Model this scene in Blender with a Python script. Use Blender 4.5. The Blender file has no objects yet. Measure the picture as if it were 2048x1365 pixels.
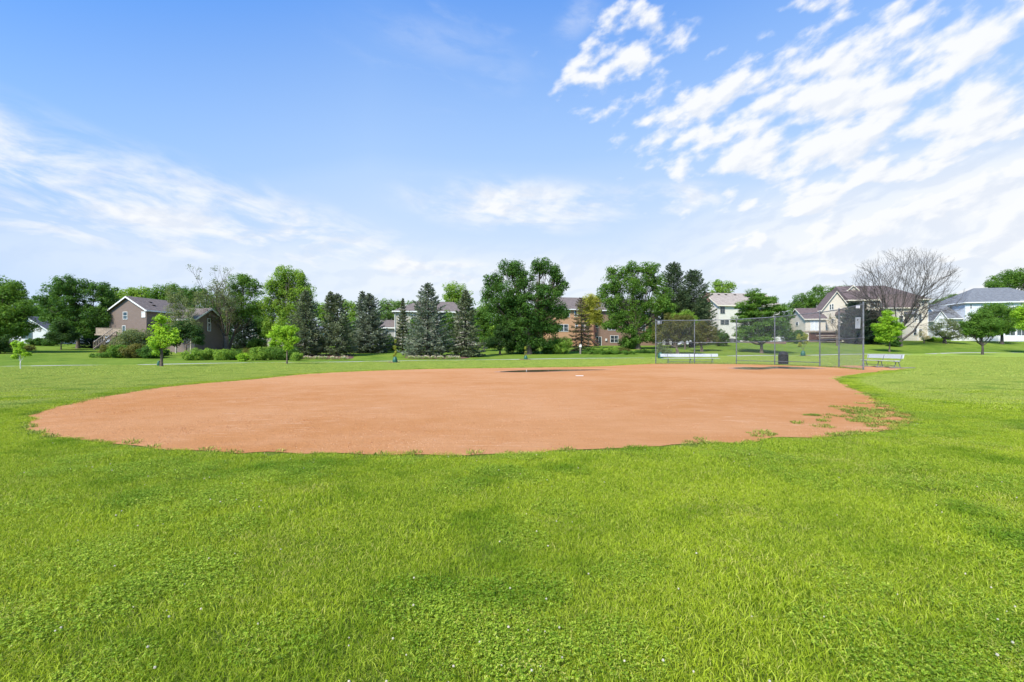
import bpy, math, random
import numpy as np
from mathutils import Vector
R = math.radians
rng = np.random.default_rng(7)
random.seed(7)
sc = bpy.context.scene
COL = sc.collection

# ------------------------------------------------------------------ camera
HZ, F, CX, H = 705.0, 910.0, 1024.0, 1.0      # measured: horizon row, focal length in px, centre column, eye height (m)
cam_d = bpy.data.cameras.new('camera')
cam_d.sensor_width = 36.0
cam_d.lens = F / 2048.0 * 36.0
cam_d.shift_y = (HZ - 682.5) / 2048.0
cam_d.clip_start = 0.05
cam_d.clip_end = 5000
cam = bpy.data.objects.new('camera', cam_d)
cam.location = (0, 0, H)
cam.rotation_euler = (R(90), 0, 0)
COL.objects.link(cam)
sc.camera = cam

# ------------------------------------------------------------------ node helper
class Nd:
    """a little expression builder for shader node trees"""
    def __init__(s, nt): s.nt = nt
    def node(s, t, ins=None, **kw):
        n = s.nt.nodes.new(t)
        for k, v in kw.items(): setattr(n, k, v)
        for k, v in (ins or {}).items(): s.put(n.inputs[k], v)
        return n
    def put(s, sock, v):
        if isinstance(v, bpy.types.NodeSocket): s.nt.links.new(v, sock)
        else: sock.default_value = v
    def m(s, op, a, b=0.0, c=0.0, clamp=False):
        n = s.nt.nodes.new('ShaderNodeMath'); n.operation = op; n.use_clamp = clamp
        for i, v in enumerate((a, b, c)): s.put(n.inputs[i], v)
        return n.outputs[0]
    def vm(s, op, a, b=(0, 0, 0)):
        n = s.nt.nodes.new('ShaderNodeVectorMath'); n.operation = op
        s.put(n.inputs[0], a); s.put(n.inputs[1], b)
        return n.outputs[0]
    def ramp(s, v, a, b, lo=0.0, hi=1.0, smooth=True):
        n = s.nt.nodes.new('ShaderNodeMapRange'); n.interpolation_type = 'SMOOTHSTEP' if smooth else 'LINEAR'
        for i, x in enumerate((v, a, b, lo, hi)): s.put(n.inputs[i], x)
        return n.outputs[0]
    def mix(s, f, a, b, blend='MIX'):
        n = s.nt.nodes.new('ShaderNodeMix'); n.data_type = 'RGBA'; n.blend_type = blend
        s.put(n.inputs[0], f); s.put(n.inputs[6], a); s.put(n.inputs[7], b)
        return n.outputs[2]
    def noise(s, vec, scale, detail=3.0, rough=0.5, dist=0.0):
        n = s.node('ShaderNodeTexNoise', {'Scale': scale, 'Detail': detail, 'Roughness': rough, 'Distortion': dist})
        if vec is not None: s.put(n.inputs['Vector'], vec)
        return n.outputs[0]
    def xyz(s, v):
        n = s.nt.nodes.new('ShaderNodeSeparateXYZ'); s.put(n.inputs[0], v); return n.outputs
    def comb(s, x, y, z):
        n = s.nt.nodes.new('ShaderNodeCombineXYZ')
        for i, v in enumerate((x, y, z)): s.put(n.inputs[i], v)
        return n.outputs[0]

def C(r, g, b): return (r, g, b, 1.0)

# ------------------------------------------------------------------ world, sun, exposure
SUN_EL, SUN_AZ = 47.0, 217.0          # degrees; azimuth clockwise from +Y
w = bpy.data.worlds.new('World'); sc.world = w; w.use_nodes = True
nt = w.node_tree; nt.nodes.clear(); N = Nd(nt)
sky = N.node('ShaderNodeTexSky', sky_type='NISHITA', sun_disc=False)
sky.sun_elevation = R(SUN_EL); sky.sun_rotation = R(SUN_AZ)
sky.air_density = 1.0; sky.dust_density = 0.6; sky.ozone_density = 1.6
geo = N.node('ShaderNodeTexCoord').outputs['Generated']
x, y, z = N.xyz(geo)
az = N.m('ARCTAN2', x, y)
el = N.m('ARCSINE', z)
zc = N.m('ADD', N.m('MAXIMUM', z, 0.0), 0.12)
u = N.m('DIVIDE', x, zc); v = N.m('DIVIDE', y, zc)
P = N.comb(u, v, 0.0)
def azel(px, py):
    dx, dy, dz = (px - CX) / F, 1.0, (HZ - py) / F
    return math.atan2(dx, dy), math.asin(dz / math.sqrt(dx * dx + dy * dy + dz * dz))
def blob(px, py, rx, ry, rot=0.0, soft=1.0):
    """a soft elliptical cloud field on the sky, centre and size in degrees of azimuth and elevation"""
    a0, e0 = azel(px, py)
    da = N.m('SUBTRACT', az, a0); de = N.m('SUBTRACT', el, e0)
    c, s_ = math.cos(R(rot)), math.sin(R(rot))
    p = N.m('DIVIDE', N.m('ADD', N.m('MULTIPLY', da, c), N.m('MULTIPLY', de, s_)), R(rx))
    q = N.m('DIVIDE', N.m('SUBTRACT', N.m('MULTIPLY', de, c), N.m('MULTIPLY', da, s_)), R(ry))
    dd = N.m('SQRT', N.m('ADD', N.m('MULTIPLY', p, p), N.m('MULTIPLY', q, q)))
    return N.ramp(dd, 1.0 + soft * .5, 1.0 - soft * .5)
def mx(*a):
    r = a[0]
    for b in a[1:]: r = N.m('MAXIMUM', r, b)
    return r
SKY = dict(P=P)
# drifting domain so cells are streaked up and to the right
warp = N.node('ShaderNodeTexNoise', {'Vector': P, 'Scale': 1.3, 'Detail': 2.0}).outputs['Color']
Pw = N.vm('ADD', P, N.vm('MULTIPLY', N.vm('SUBTRACT', warp, (.5, .5, .5)), (.16, .16, 0)))
AE = N.vm('ADD', N.comb(az, N.m('MULTIPLY', el, 1.0), 0.0), N.vm('MULTIPLY', N.vm('SUBTRACT', warp, (.5, .5, .5)), (.05, .05, 0)))
rotn = N.node('ShaderNodeMapping', {'Vector': AE, 'Rotation': (0, 0, R(-13))})
mapn = N.node('ShaderNodeMapping', {'Vector': rotn.outputs[0], 'Scale': (1.0, 1.9, 1.0)})
cells = N.noise(mapn.outputs[0], 13.5, 6.0, 0.50)
cells_up = N.noise(N.vm('ADD', mapn.outputs[0], (-.006, .026, 0)), 13.5, 6.0, 0.50)
cells2 = N.noise(mapn.outputs[0], 3.2, 3.0, 0.5)
rotw = N.node('ShaderNodeMapping', {'Vector': AE, 'Rotation': (0, 0, R(7))})
mapw = N.node('ShaderNodeMapping', {'Vector': rotw.outputs[0], 'Scale': (1.0, 3.4, 1.0)})
wisp = N.noise(mapw.outputs[0], 6.5, 9.0, 0.60, .3)
# broken altocumulus, upper right
fieldA = mx(blob(2040, 225, 27, 15, 10, 1.1), blob(1640, 235, 13, 8.0, 10, 1.2), N.m('MULTIPLY', blob(1225, 130, 7.5, 5.0, 10, 1.5), .92), N.m('MULTIPLY', blob(1470, 235, 13, 6.0, 6, 1.4), .95),
            blob(1900, 400, 22, 5.5, 0, 1.2), N.m('MULTIPLY', blob(1640, 60, 7.0, 3.2, 15, 1.5), .8), N.m('MULTIPLY', blob(1400, 325, 6.0, 2.6, 0, 1.5), .8))
thrA = N.m('ADD', N.m('ADD', cells, N.m('MULTIPLY', N.m('SUBTRACT', cells2, .5), .22)), N.m('MULTIPLY', N.m('SUBTRACT', fieldA, 1.0), .34))
dA = N.ramp(thrA, .345, .565)
dA = N.m('MULTIPLY', dA, N.ramp(fieldA, 0.02, .3))
# thin bands: centre, left, and the bank low on the right
fieldB = mx(blob(1040, 412, 12, 2.6, -3, 1.2), blob(1330, 400, 7, 1.6, -4, 1.2), blob(120, 355, 17, 3.6, -12, 1.3), blob(520, 455, 19, 3.4, -10, 1.3),
            blob(870, 540, 13, 1.8, -4, 1.3), N.m('MULTIPLY', blob(300, 480, 24, 1.6, -2, 1.3), .8), N.m('MULTIPLY', blob(880, 85, 8, 1.6, -6, 1.5), .16), N.m('MULTIPLY', blob(1000, 150, 3.5, 1.8, 0, 1.5), .13), N.m('MULTIPLY', blob(1155, 35, 2.5, 1.3, 25, 1.5), .3))
dB = N.m('MULTIPLY', N.ramp(wisp, .34, .64), N.m('MULTIPLY', fieldB, .95))
weak = N.m('MULTIPLY', N.m('MULTIPLY', blob(940, 100, 14, 5, -6, 1.4), N.ramp(wisp, .5, .8)), .15)
dens3 = N.m('MULTIPLY', mx(blob(2000, 430, 24, 5.6, 0, 1.3), N.m('MULTIPLY', blob(900, 560, 40, 3.2, 0, 1.5), .55)), N.ramp(cells2, .25, .6, .65, 1.0))
cloud = N.m('MINIMUM', mx(dA, dB, dens3, weak), 0.97)
# the blue itself: the sky texture, a little more saturated, whitening in the haze near the horizon
hs = N.node('ShaderNodeHueSaturation', {'Color': sky.outputs[0], 'Hue': 0.502, 'Saturation': 1.12, 'Value': 1.0}).outputs[0]
top = N.ramp(el, R(24), R(42), 1.0, 1.22)
blue = N.vm('MULTIPLY', N.vm('MULTIPLY', hs, (.42, 1.16, 1.80)), N.comb(top, top, top))
q_ = N.m('ADD', el, N.m('MULTIPLY', N.m('MAXIMUM', N.m('SUBTRACT', -.30, az), 0.0), .30))
hz1 = N.ramp(q_, R(44), R(21), 0.0, 1.0, smooth=False)
hz2 = N.ramp(q_, R(23), R(2), 0.0, 1.0, smooth=False)
SK1 = (2.85, 4.2, 6.4, 1)           # paler blue half way down, same units as the sky texture
SK2 = (5.4, 5.95, 6.45, 1)           # hazy air near the horizon
CLC = (6.25, 6.35, 6.5, 1)         # sunlit cloud
CLS = (5.3, 5.6, 6.15, 1)           # thinner, shadier parts of the cloud
shade = N.ramp(N.m('SUBTRACT', cells_up, cells), .13, -.06)
base = N.mix(hz2, N.mix(hz1, blue, SK1), SK2)
out = N.mix(cloud, base, N.mix(shade, CLS, CLC))
bg = N.node('ShaderNodeBackground', {'Color': out, 'Strength': 0.0638})
wo = N.node('ShaderNodeOutputWorld'); nt.links.new(bg.outputs[0], wo.inputs[0])

sl = bpy.data.lights.new('sun', 'SUN'); sl.energy = 3.0; sl.angle = R(12); sl.color = (1.0, 0.93, 0.80)
sun = bpy.data.objects.new('sun', sl); COL.objects.link(sun)
sd = Vector((math.sin(R(SUN_AZ)) * math.cos(R(SUN_EL)), math.cos(R(SUN_AZ)) * math.cos(R(SUN_EL)), math.sin(R(SUN_EL))))
sun.rotation_euler = (-sd).to_track_quat('-Z', 'Y').to_euler(); sun.location = sd * 50
vs = sc.view_settings
vs.view_transform = 'Standard'; vs.look = 'None'; vs.gamma = 1.0; vs.exposure = 1.3
sc.cycles.max_bounces = 6; sc.cycles.diffuse_bounces = 3; sc.cycles.glossy_bounces = 2
sc.cycles.transmission_bounces = 4; sc.cycles.transparent_max_bounces = 8
sc.cycles.sample_clamp_indirect = 8.0

# ------------------------------------------------------------------ things, parts, tags
def tag(o, label=None, cat=None, group=None, kind=None):
    if label: o['label'] = label
    if cat: o['category'] = cat
    if group: o['group'] = group
    if kind: o['kind'] = kind
    return o
def link(name, me, mat=None, parent=None, loc=None):
    o = bpy.data.objects.new(name, me); COL.objects.link(o)
    if mat is not None and not me.materials:
        for q in (mat if isinstance(mat, (list, tuple)) else [mat]): me.materials.append(q)
    if parent is not None: o.parent = parent
    if loc is not None: o.location = loc
    return o
def thing(name, loc, label, cat, group=None, yaw=0.0):
    o = bpy.data.objects.new(name, None); COL.objects.link(o)
    o.empty_display_size = .2; o.location = loc; o.rotation_euler = (0, 0, yaw)
    return tag(o, label, cat, group)

class MB:
    """collects boxes, tubes and polygons into one mesh"""
    def __init__(s): s.v = []; s.f = []; s.mi = []
    def add(s, vs_, fs_, mi=0):
        b = len(s.v); s.v += [tuple(map(float, q)) for q in vs_]; s.f += [tuple(b + i for i in f) for f in fs_]; s.mi += [mi] * len(fs_)
    def box(s, x0, y0, z0, x1, y1, z1, mi=0):
        s.add([(x0, y0, z0), (x1, y0, z0), (x1, y1, z0), (x0, y1, z0), (x0, y0, z1), (x1, y0, z1), (x1, y1, z1), (x0, y1, z1)],
              [(0, 3, 2, 1), (4, 5, 6, 7), (0, 1, 5, 4), (1, 2, 6, 5), (2, 3, 7, 6), (3, 0, 4, 7)], mi)
    def beam(s, a, b, w_, h_, mi=0, up=(0, 0, 1)):
        a, b = Vector(a), Vector(b); d = (b - a).normalized(); upv = Vector(up)
        if abs(d.dot(upv)) > .98: upv = Vector((0, 1, 0))
        sx = d.cross(upv).normalized() * w_ / 2; uz = sx.cross(d).normalized() * h_ / 2
        vs_ = [p + i * sx + j * uz for p in (a, b) for i, j in ((-1, -1), (1, -1), (1, 1), (-1, 1))]
        s.add(vs_, [(3, 2, 1, 0), (4, 5, 6, 7), (0, 1, 5, 4), (1, 2, 6, 5), (2, 3, 7, 6), (3, 0, 4, 7)], mi)
    def tube(s, pts, rad, n=6, cap=True, mi=0):
        pts = [Vector(p) for p in pts]
        if not hasattr(rad, '__len__'): rad = [rad] * len(pts)
        b = len(s.v); prev = None
        for i, p in enumerate(pts):
            d = (pts[min(i + 1, len(pts) - 1)] - pts[max(i - 1, 0)])
            d = d.normalized() if d.length > 1e-9 else Vector((0, 0, 1))
            if prev is None:
                ref = Vector((1, 0, 0)) if abs(d.x) < .8 else Vector((0, 1, 0)); a = d.cross(ref).normalized()
            else:
                a = (prev - d * prev.dot(d)); a = a.normalized() if a.length > 1e-6 else prev
            prev = a; c = d.cross(a)
            for k in range(n):
                t = 2 * math.pi * k / n
                s.v.append(tuple(p + (a * math.cos(t) + c * math.sin(t)) * rad[i]))
        for i in range(len(pts) - 1):
            for k in range(n):
                k2 = (k + 1) % n
                s.f.append((b + i * n + k, b + i * n + k2, b + (i + 1) * n + k2, b + (i + 1) * n + k)); s.mi.append(mi)
        if cap:
            s.f.append(tuple(b + k for k in reversed(range(n)))); s.mi.append(mi)
            s.f.append(tuple(b + (len(pts) - 1) * n + k for k in range(n))); s.mi.append(mi)
    def prism(s, poly, axis, a0, a1, mi=0):
        """poly of 2-D points extruded along axis 'u' (points are v,z) or 'v' (points are u,z)"""
        n = len(poly)
        def P3(p, a): return (a, p[0], p[1]) if axis == 'u' else (p[0], a, p[1])
        s.add([P3(p, a0) for p in poly] + [P3(p, a1) for p in poly],
              [tuple(range(n)), tuple(range(2 * n - 1, n - 1, -1))] + [(i, i + n, (i + 1) % n + n, (i + 1) % n) for i in range(n)], mi)
    def lathe(s, prof, n=24, c=(0, 0), mi=0):
        b = len(s.v)
        for r, z_ in prof:
            for k in range(n):
                t = 2 * math.pi * k / n; s.v.append((c[0] + r * math.cos(t), c[1] + r * math.sin(t), z_))
        for i in range(len(prof) - 1):
            for k in range(n):
                k2 = (k + 1) % n; s.f.append((b + i * n + k, b + i * n + k2, b + (i + 1) * n + k2, b + (i + 1) * n + k)); s.mi.append(mi)
    def build(s, name, mat, parent=None, smooth=False, bevel=0.0):
        me = bpy.data.meshes.new(name); me.from_pydata(s.v, [], s.f); me.update()
        if isinstance(mat, (list, tuple)):
            for q in mat: me.materials.append(q)
            me.polygons.foreach_set('material_index', s.mi)
        if smooth: me.polygons.foreach_set('use_smooth', [True] * len(me.polygons))
        o = link(name, me, mat, parent)
        if bevel:
            bm = o.modifiers.new('bevel', 'BEVEL'); bm.width = bevel; bm.segments = 2; bm.limit_method = 'ANGLE'
        return o

def np_mesh(name, V, Fq, tint=None, smooth=False):
    """fast mesh from arrays; Fq (n,k) faces"""
    me = bpy.data.meshes.new(name)
    nf, k = Fq.shape
    me.vertices.add(len(V)); me.vertices.foreach_set('co', V.astype(np.float32).ravel())
    me.loops.add(nf * k); me.loops.foreach_set('vertex_index', Fq.astype(np.int32).ravel())
    me.polygons.add(nf); me.polygons.foreach_set('loop_start', (np.arange(nf) * k).astype(np.int32))
    try: me.polygons.foreach_set('loop_total', np.full(nf, k, np.int32))
    except Exception: pass
    if tint is not None:
        at = me.attributes.new('tint', 'FLOAT', 'FACE'); at.data.foreach_set('value', tint.astype(np.float32))
    if smooth: me.polygons.foreach_set('use_smooth', np.ones(nf, bool))
    me.update(calc_edges=True); me.validate()
    return me

# ------------------------------------------------------------------ terrain
def ray(px): return (px - CX) / F
def path_depth(px): return 1.0 / (1 / 38.0 + (px / 2048.0) * (1 / 85.0 - 1 / 38.0))
def path_z(px): return H - (734.0 - 0.01367 * px - HZ) * path_depth(px) / F
def zz(py, d): return H + (HZ - py) * d / F
COLS = [  # column, then (depth, height) pairs
 (-400, [(22, 0), (36, -.2), (60, .9), (85, 2.8), (130, 3.5)]),
 (0,    [(24, 0), (38, -.21), (50, .35), (60, .95), (75, 1.75), (86, 2.9), (130, 3.6)]),
 (250,  [(25, 0), (40.8, -.15), (52, .3), (62, .75), (75, 1.55), (100, 3.0), (140, 3.8)]),
 (640,  [(28, 0), (45.6, -.02), (51, .12), (58, .52), (70, 1.2), (90, 2.2), (140, 3.3)]),
 (1024, [(34, 0), (52, .14), (58, .4), (66, .75), (82, 1.6), (100, 2.4), (140, 3.3)]),
 (1312, [(41, 0), (59, .28), (66, .75), (80, 1.6), (100, 2.45), (140, 3.3)]),
 (1450, [(41, 0), (62.6, .45), (75, 1.6), (90, 3.05), (140, 3.8)]),
 (1600, [(38, 0), (67, .5), (75, 1.1), (97, 3.2), (140, 4.0)]),
 (1850, [(34, 0), (50, .22), (76, .69), (84, 1.4), (100, 3.6), (140, 4.4)]),
 (2048, [(34, 0), (50, .22), (85, .9), (92, 1.7), (106, 3.6), (140, 4.4)]),
 (2700, [(34, 0), (50, .22), (90, 1.0), (115, 3.6), (150, 4.4)]),
]
CPX = np.array([c[0] for c in COLS], float)
def terrain(x, y):
    x = np.asarray(x, float); y = np.asarray(y, float)
    yy = np.maximum(y, 1e-3)
    px = np.clip(CX + F * x / yy, CPX[0], CPX[-1] - 1e-3)
    prof = np.stack([np.interp(yy, [q[0] for q in c[1]], [q[1] for q in c[1]]) for c in COLS])
    i = np.clip(np.searchsorted(CPX, px, side='right') - 1, 0, len(CPX) - 2)
    f = (px - CPX[i]) / (CPX[i + 1] - CPX[i]); f = f * f * (3 - 2 * f)
    idx = np.indices(i.shape)
    a = prof[(i,) + tuple(idx)]; b = prof[(i + 1,) + tuple(idx)]
    z_ = a * (1 - f) + b * f
    return np.where(y < 20, 0.0, z_)
def gz(x, y): return float(terrain(np.array([x]), np.array([y]))[0])
def pos(px, d): return (ray(px) * d, d, gz(ray(px) * d, d))
def P2(px, py): d = F * H / (py - HZ); return (ray(px) * d, d)
# ------------------------------------------------------------------ materials
def new_mat(name):
    m = bpy.data.materials.new(name); m.use_nodes = True; m.node_tree.nodes.clear()
    n = Nd(m.node_tree); return m, n
def finish(m, n, shader, disp=None):
    o = n.node('ShaderNodeOutputMaterial'); n.nt.links.new(shader, o.inputs[0]); return m
def obj_co(n): return n.node('ShaderNodeTexCoord').outputs['Object']
def world_co(n): return n.node('ShaderNodeNewGeometry').outputs['Position']
def bump(n, h, strength=.4, dist=.02):
    return n.node('ShaderNodeBump', {'Strength': strength, 'Distance': dist, 'Height': h}).outputs[0]
def plain(name, col, rough=.6, metal=0.0, var=.12, scale=6.0, bumps=.15, spec=.5):
    m, n = new_mat(name)
    p = obj_co(n)
    f = n.noise(p, scale, 5, .6)
    c = n.mix(n.ramp(f, .3, .7), C(*[q * (1 - var) for q in col]), C(*[min(1, q * (1 + var)) for q in col]))
    b = n.node('ShaderNodeBsdfPrincipled', {'Base Color': c, 'Roughness': rough, 'Metallic': metal, 'Specular IOR Level': spec,
               'Normal': bump(n, n.noise(p, scale * 6, 3, .6), bumps, .01)})
    return finish(m, n, b.outputs[0])
def leaf_mat(name, dark, light, rough=.55, trans=.42):
    dark = [q * 1.5 for q in dark]; light = [light[0] * 2.25, light[1] * 1.78, light[2] * 1.7]
    m, n = new_mat(name)
    at = n.node('ShaderNodeAttribute', attribute_name='tint').outputs['Fac']
    rnd = n.node('ShaderNodeNewGeometry').outputs['Random Per Island']
    f = n.m('ADD', n.m('MULTIPLY', at, .7), n.m('MULTIPLY', rnd, .3), clamp=True)
    c = n.mix(f, C(*dark), C(*light))
    b = n.node('ShaderNodeBsdfPrincipled', {'Base Color': c, 'Roughness': rough, 'Specular IOR Level': .15})
    t = n.node('ShaderNodeBsdfTranslucent', {'Color': n.mix(.5, c, C(light[0] * 1.3, light[1] * 1.3, light[2] * .6))})
    mixs = n.node('ShaderNodeMixShader', {0: trans}); n.nt.links.new(b.outputs[0], mixs.inputs[1]); n.nt.links.new(t.outputs[0], mixs.inputs[2])
    return finish(m, n, mixs.outputs[0])
def siding(name, col, pitch=.18, vertical=False, var=.06):
    m, n = new_mat(name)
    p = obj_co(n); x_, y_, z_ = n.xyz(p)
    if vertical: q = n.m('FRACT', n.m('DIVIDE', n.m('ADD', x_, y_), pitch * 1.4)); h = n.ramp(q, .0, .12)
    else: q = n.m('FRACT', n.m('DIVIDE', z_, pitch)); h = n.m('SUBTRACT', 1.0, q)
    groove = n.ramp(q, .0, .13, .72, 1.0) if not vertical else n.ramp(q, 0, .1, .78, 1.0)
    f = n.noise(n.vm('MULTIPLY', p, (1, 1, 3)), 1.3, 5, .6)
    c = n.mix(n.ramp(f, .3, .7), C(*[q_ * (1 - var) for q_ in col]), C(*[q_ * (1 + var) for q_ in col]))
    c = n.mix(1.0, c, n.comb(groove, groove, groove), 'MULTIPLY')
    b = n.node('ShaderNodeBsdfPrincipled', {'Base Color': c, 'Roughness': .6, 'Specular IOR Level': .3, 'Normal': bump(n, h, .6, .02)})
    return finish(m, n, b.outputs[0])
def shingle(name, col, col2):
    m, n = new_mat(name)
    p = obj_co(n); x_, y_, z_ = n.xyz(p)
    br = n.node('ShaderNodeTexBrick', {'Vector': n.comb(n.m('ADD', x_, y_), z_, 0), 'Scale': 1.0, 'Brick Width': .32, 'Row Height': .11, 'Mortar Size': .008,
                'Color1': C(*col), 'Color2': C(*col2), 'Mortar': C(*[q * .6 for q in col]), 'Bias': 0.0})
    f = n.noise(p, 2.0, 6, .65)
    c = n.mix(n.ramp(f, .35, .7, 0, .55), br.outputs[0], C(*[q * 1.35 for q in col2]))
    b = n.node('ShaderNodeBsdfPrincipled', {'Base Color': c, 'Roughness': .85, 'Normal': bump(n, br.outputs[1], .5, .01)})
    return finish(m, n, b.outputs[0])
def brick(name, col, col2, mortar):
    m, n = new_mat(name)
    p = obj_co(n); x_, y_, z_ = n.xyz(p)
    br = n.node('ShaderNodeTexBrick', {'Vector': n.comb(n.m('ADD', x_, y_), z_, 0), 'Scale': 1.0, 'Brick Width': .22, 'Row Height': .075, 'Mortar Size': .01,
                'Color1': C(*col), 'Color2': C(*col2), 'Mortar': C(*mortar)})
    b = n.node('ShaderNodeBsdfPrincipled', {'Base Color': br.outputs[0], 'Roughness': .8, 'Normal': bump(n, br.outputs[1], .5, .01)})
    return finish(m, n, b.outputs[0])

M = {}
M['trim'] = plain('white_trim', (.72, .71, .68), .5, var=.05)
M['cream_trim'] = plain('cream_trim', (.68, .62, .50), .5, var=.05)
M['alu'] = plain('brushed_aluminium', (.66, .66, .65), .42, .2, .06, 12)
M['galv'] = plain('galvanised_steel', (.15, .152, .158), .55, .3, .30, 5)
M['wire'] = plain('galvanised_wire', (.20, .205, .215), .55, .3, .1, 5)
M['black'] = plain('black_plastic', (.020, .018, .018), .6, var=.2, spec=.25)
M['wood'] = plain('weathered_deck_wood', (.31, .245, .19), .75, var=.25, scale=3)
M['redwood'] = plain('dark_red_deck_stain', (.10, .042, .030), .7, var=.25, scale=3)
M['post'] = plain('cedar_post', (.20, .17, .14), .8, var=.25)
M['bark'] = plain('grey_brown_bark', (.115, .085, .064), .9, var=.4, scale=7, bumps=.9)
M['bark_d'] = plain('dark_bark', (.055, .043, .036), .9, var=.35, scale=7, bumps=.9)
M['bark_l'] = plain('pale_bark', (.36, .32, .26), .85, var=.25, scale=7, bumps=.6)
M['bark_g'] = plain('grey_bare_bark', (.080, .066, .057), .9, var=.3, scale=7, bumps=.6)
M['bag'] = plain('green_watering_bag', (.012, .085, .05), .5, var=.2)
M['mulch'] = plain('bark_mulch', (.11, .052, .033), .95, var=.5, scale=14, bumps=1)
M['wrap'] = plain('white_trunk_wrap', (.62, .60, .56), .7, var=.1)
M['concrete'] = plain('concrete', (.33, .315, .28), .85, var=.1, scale=2)
M['ac'] = plain('grey_painted_metal', (.16, .16, .165), .55, var=.15)
def glass_mat():
    m, n = new_mat('window_glass')
    f = n.noise(obj_co(n), .8, 2, .5)
    c = n.mix(n.ramp(f, .35, .65), C(.020, .028, .034), C(.075, .092, .10))
    b = n.node('ShaderNodeBsdfPrincipled', {'Base Color': c, 'Roughness': .06, 'Specular IOR Level': .6})
    return finish(m, n, b.outputs[0])
M['glass'] = glass_mat()
M['blind'] = plain('white_blind', (.62, .62, .62), .4)
# siding and roofs
M['s_brown'] = siding('brown_siding', (.185, .137, .112))
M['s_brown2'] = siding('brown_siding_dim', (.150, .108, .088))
M['s_white'] = siding('white_siding', (.62, .61, .60))
M['s_whitev'] = siding('white_board_siding', (.60, .61, .63), .3, True)
M['s_cream'] = siding('cream_siding', (.58, .515, .42))
M['s_cream2'] = siding('pale_cream_siding', (.60, .57, .50))
M['s_taupe'] = siding('taupe_siding', (.40, .36, .29))
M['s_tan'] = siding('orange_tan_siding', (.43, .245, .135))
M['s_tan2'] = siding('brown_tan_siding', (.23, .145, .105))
M['s_grey'] = siding('grey_siding', (.33, .31, .29))
M['r_brown'] = shingle('brown_shingle', (.100, .078, .068), (.145, .115, .10))
M['r_plum'] = shingle('plum_shingle', (.082, .056, .053), (.122, .088, .082))
M['r_tan'] = shingle('tan_shingle', (.235, .195, .16), (.31, .26, .22))
M['r_grey'] = shingle('blue_grey_shingle', (.105, .110, .120), (.145, .15, .16))
M['r_dark'] = shingle('dark_grey_shingle', (.065, .065, .075), (.10, .10, .11))
M['brick'] = brick('red_brown_brick', (.17, .075, .052), (.23, .115, .08), (.25, .22, .19))
# foliage
M['l_mid'] = leaf_mat('leaf_mid', (.020, .062, .011), (.085, .185, .028))
M['l_deep'] = leaf_mat('leaf_deep', (.013, .045, .010), (.055, .135, .024))
M['l_dark'] = leaf_mat('leaf_dark', (.009, .030, .009), (.035, .085, .020))
M['l_lime'] = leaf_mat('leaf_lime', (.055, .145, .012), (.20, .37, .030))
M['l_light'] = leaf_mat('leaf_light', (.045, .115, .016), (.15, .27, .040))
M['l_yel'] = leaf_mat('leaf_yellowish', (.075, .115, .018), (.25, .30, .05))
M['l_grey'] = leaf_mat('leaf_greyish', (.040, .075, .030), (.12, .17, .07))
M['l_rust'] = leaf_mat('leaf_bronze', (.030, .050, .014), (.105, .120, .030))
M['l_far'] = leaf_mat('leaf_far', (.032, .082, .022), (.105, .20, .055))
M['n_blue'] = leaf_mat('needle_blue', (.028, .050, .034), (.125, .175, .120), trans=.1)
M['n_green'] = leaf_mat('needle_green', (.026, .048, .022), (.105, .145, .080), trans=.1)
M['n_dark'] = leaf_mat('needle_dark', (.008, .020, .012), (.030, .060, .036), trans=.1)
M['n_dusk'] = leaf_mat('needle_dusk', (.014, .034, .014), (.058, .098, .045), trans=.1)
M['n_brown'] = leaf_mat('needle_brown', (.026, .038, .018), (.085, .078, .035), trans=.1)
M['flower'] = leaf_mat('white_flower', (.30, .29, .22), (.44, .42, .36), trans=.2)
M['f_yel'] = leaf_mat('pale_yellow_flower', (.36, .33, .16), (.43, .41, .25), trans=.2)

def lawn_mat():
    m, n = new_mat('mown_lawn')
    p = world_co(n); x_, y_, z_ = n.xyz(p)
    big = n.noise(p, .11, 4, .55); mid = n.noise(p, .9, 5, .6); fine = n.noise(p, 14.0, 6, .7)
    c = n.mix(n.ramp(big, .35, .65), C(.135, .205, .016), C(.200, .270, .028))
    c = n.mix(n.ramp(mid, .35, .7, 0, .6), c, C(.25, .31, .050))
    c = n.mix(n.ramp(fine, .3, .75, 0, .65), c, C(.085, .150, .010))
    # mowing passes run along the path
    s_ = n.m('ADD', n.m('MULTIPLY', x_, -.3215), n.m('MULTIPLY', y_, .947))
    st = n.m('SINE', n.m('ADD', n.m('MULTIPLY', s_, 3.3), n.m('MULTIPLY', mid, 3.0)))
    c = n.mix(n.ramp(st, -.6, .8, 0, .22), c, C(.28, .33, .075))
    # gardens beyond the path are a deeper green
    c = n.mix(n.ramp(y_, 12, 26, .0, .55), c, C(.275, .350, .070))  # paler with distance: sheen of the far lawn painted into the colour
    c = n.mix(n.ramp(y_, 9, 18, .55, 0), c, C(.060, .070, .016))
    beyond = n.ramp(n.m('SUBTRACT', s_, 49.7), -.5, 1.5)
    c2 = n.mix(n.ramp(mid, .3, .7), C(.078, .140, .016), C(.140, .205, .028))
    c2 = n.mix(n.ramp(big, .4, .65, 0, .5), c2, C(.185, .235, .036))
    c = n.mix(beyond, c, c2)
    # the dark near thatch above carries the shade of blade gaps in its colour
    b = n.node('ShaderNodeBsdfPrincipled', {'Base Color': c, 'Roughness': .95, 'Specular IOR Level': .03, 'Normal': bump(n, n.noise(p, 30, 5, .7), .8, .03)})
    return finish(m, n, b.outputs[0])
M['lawn'] = lawn_mat()
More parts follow.
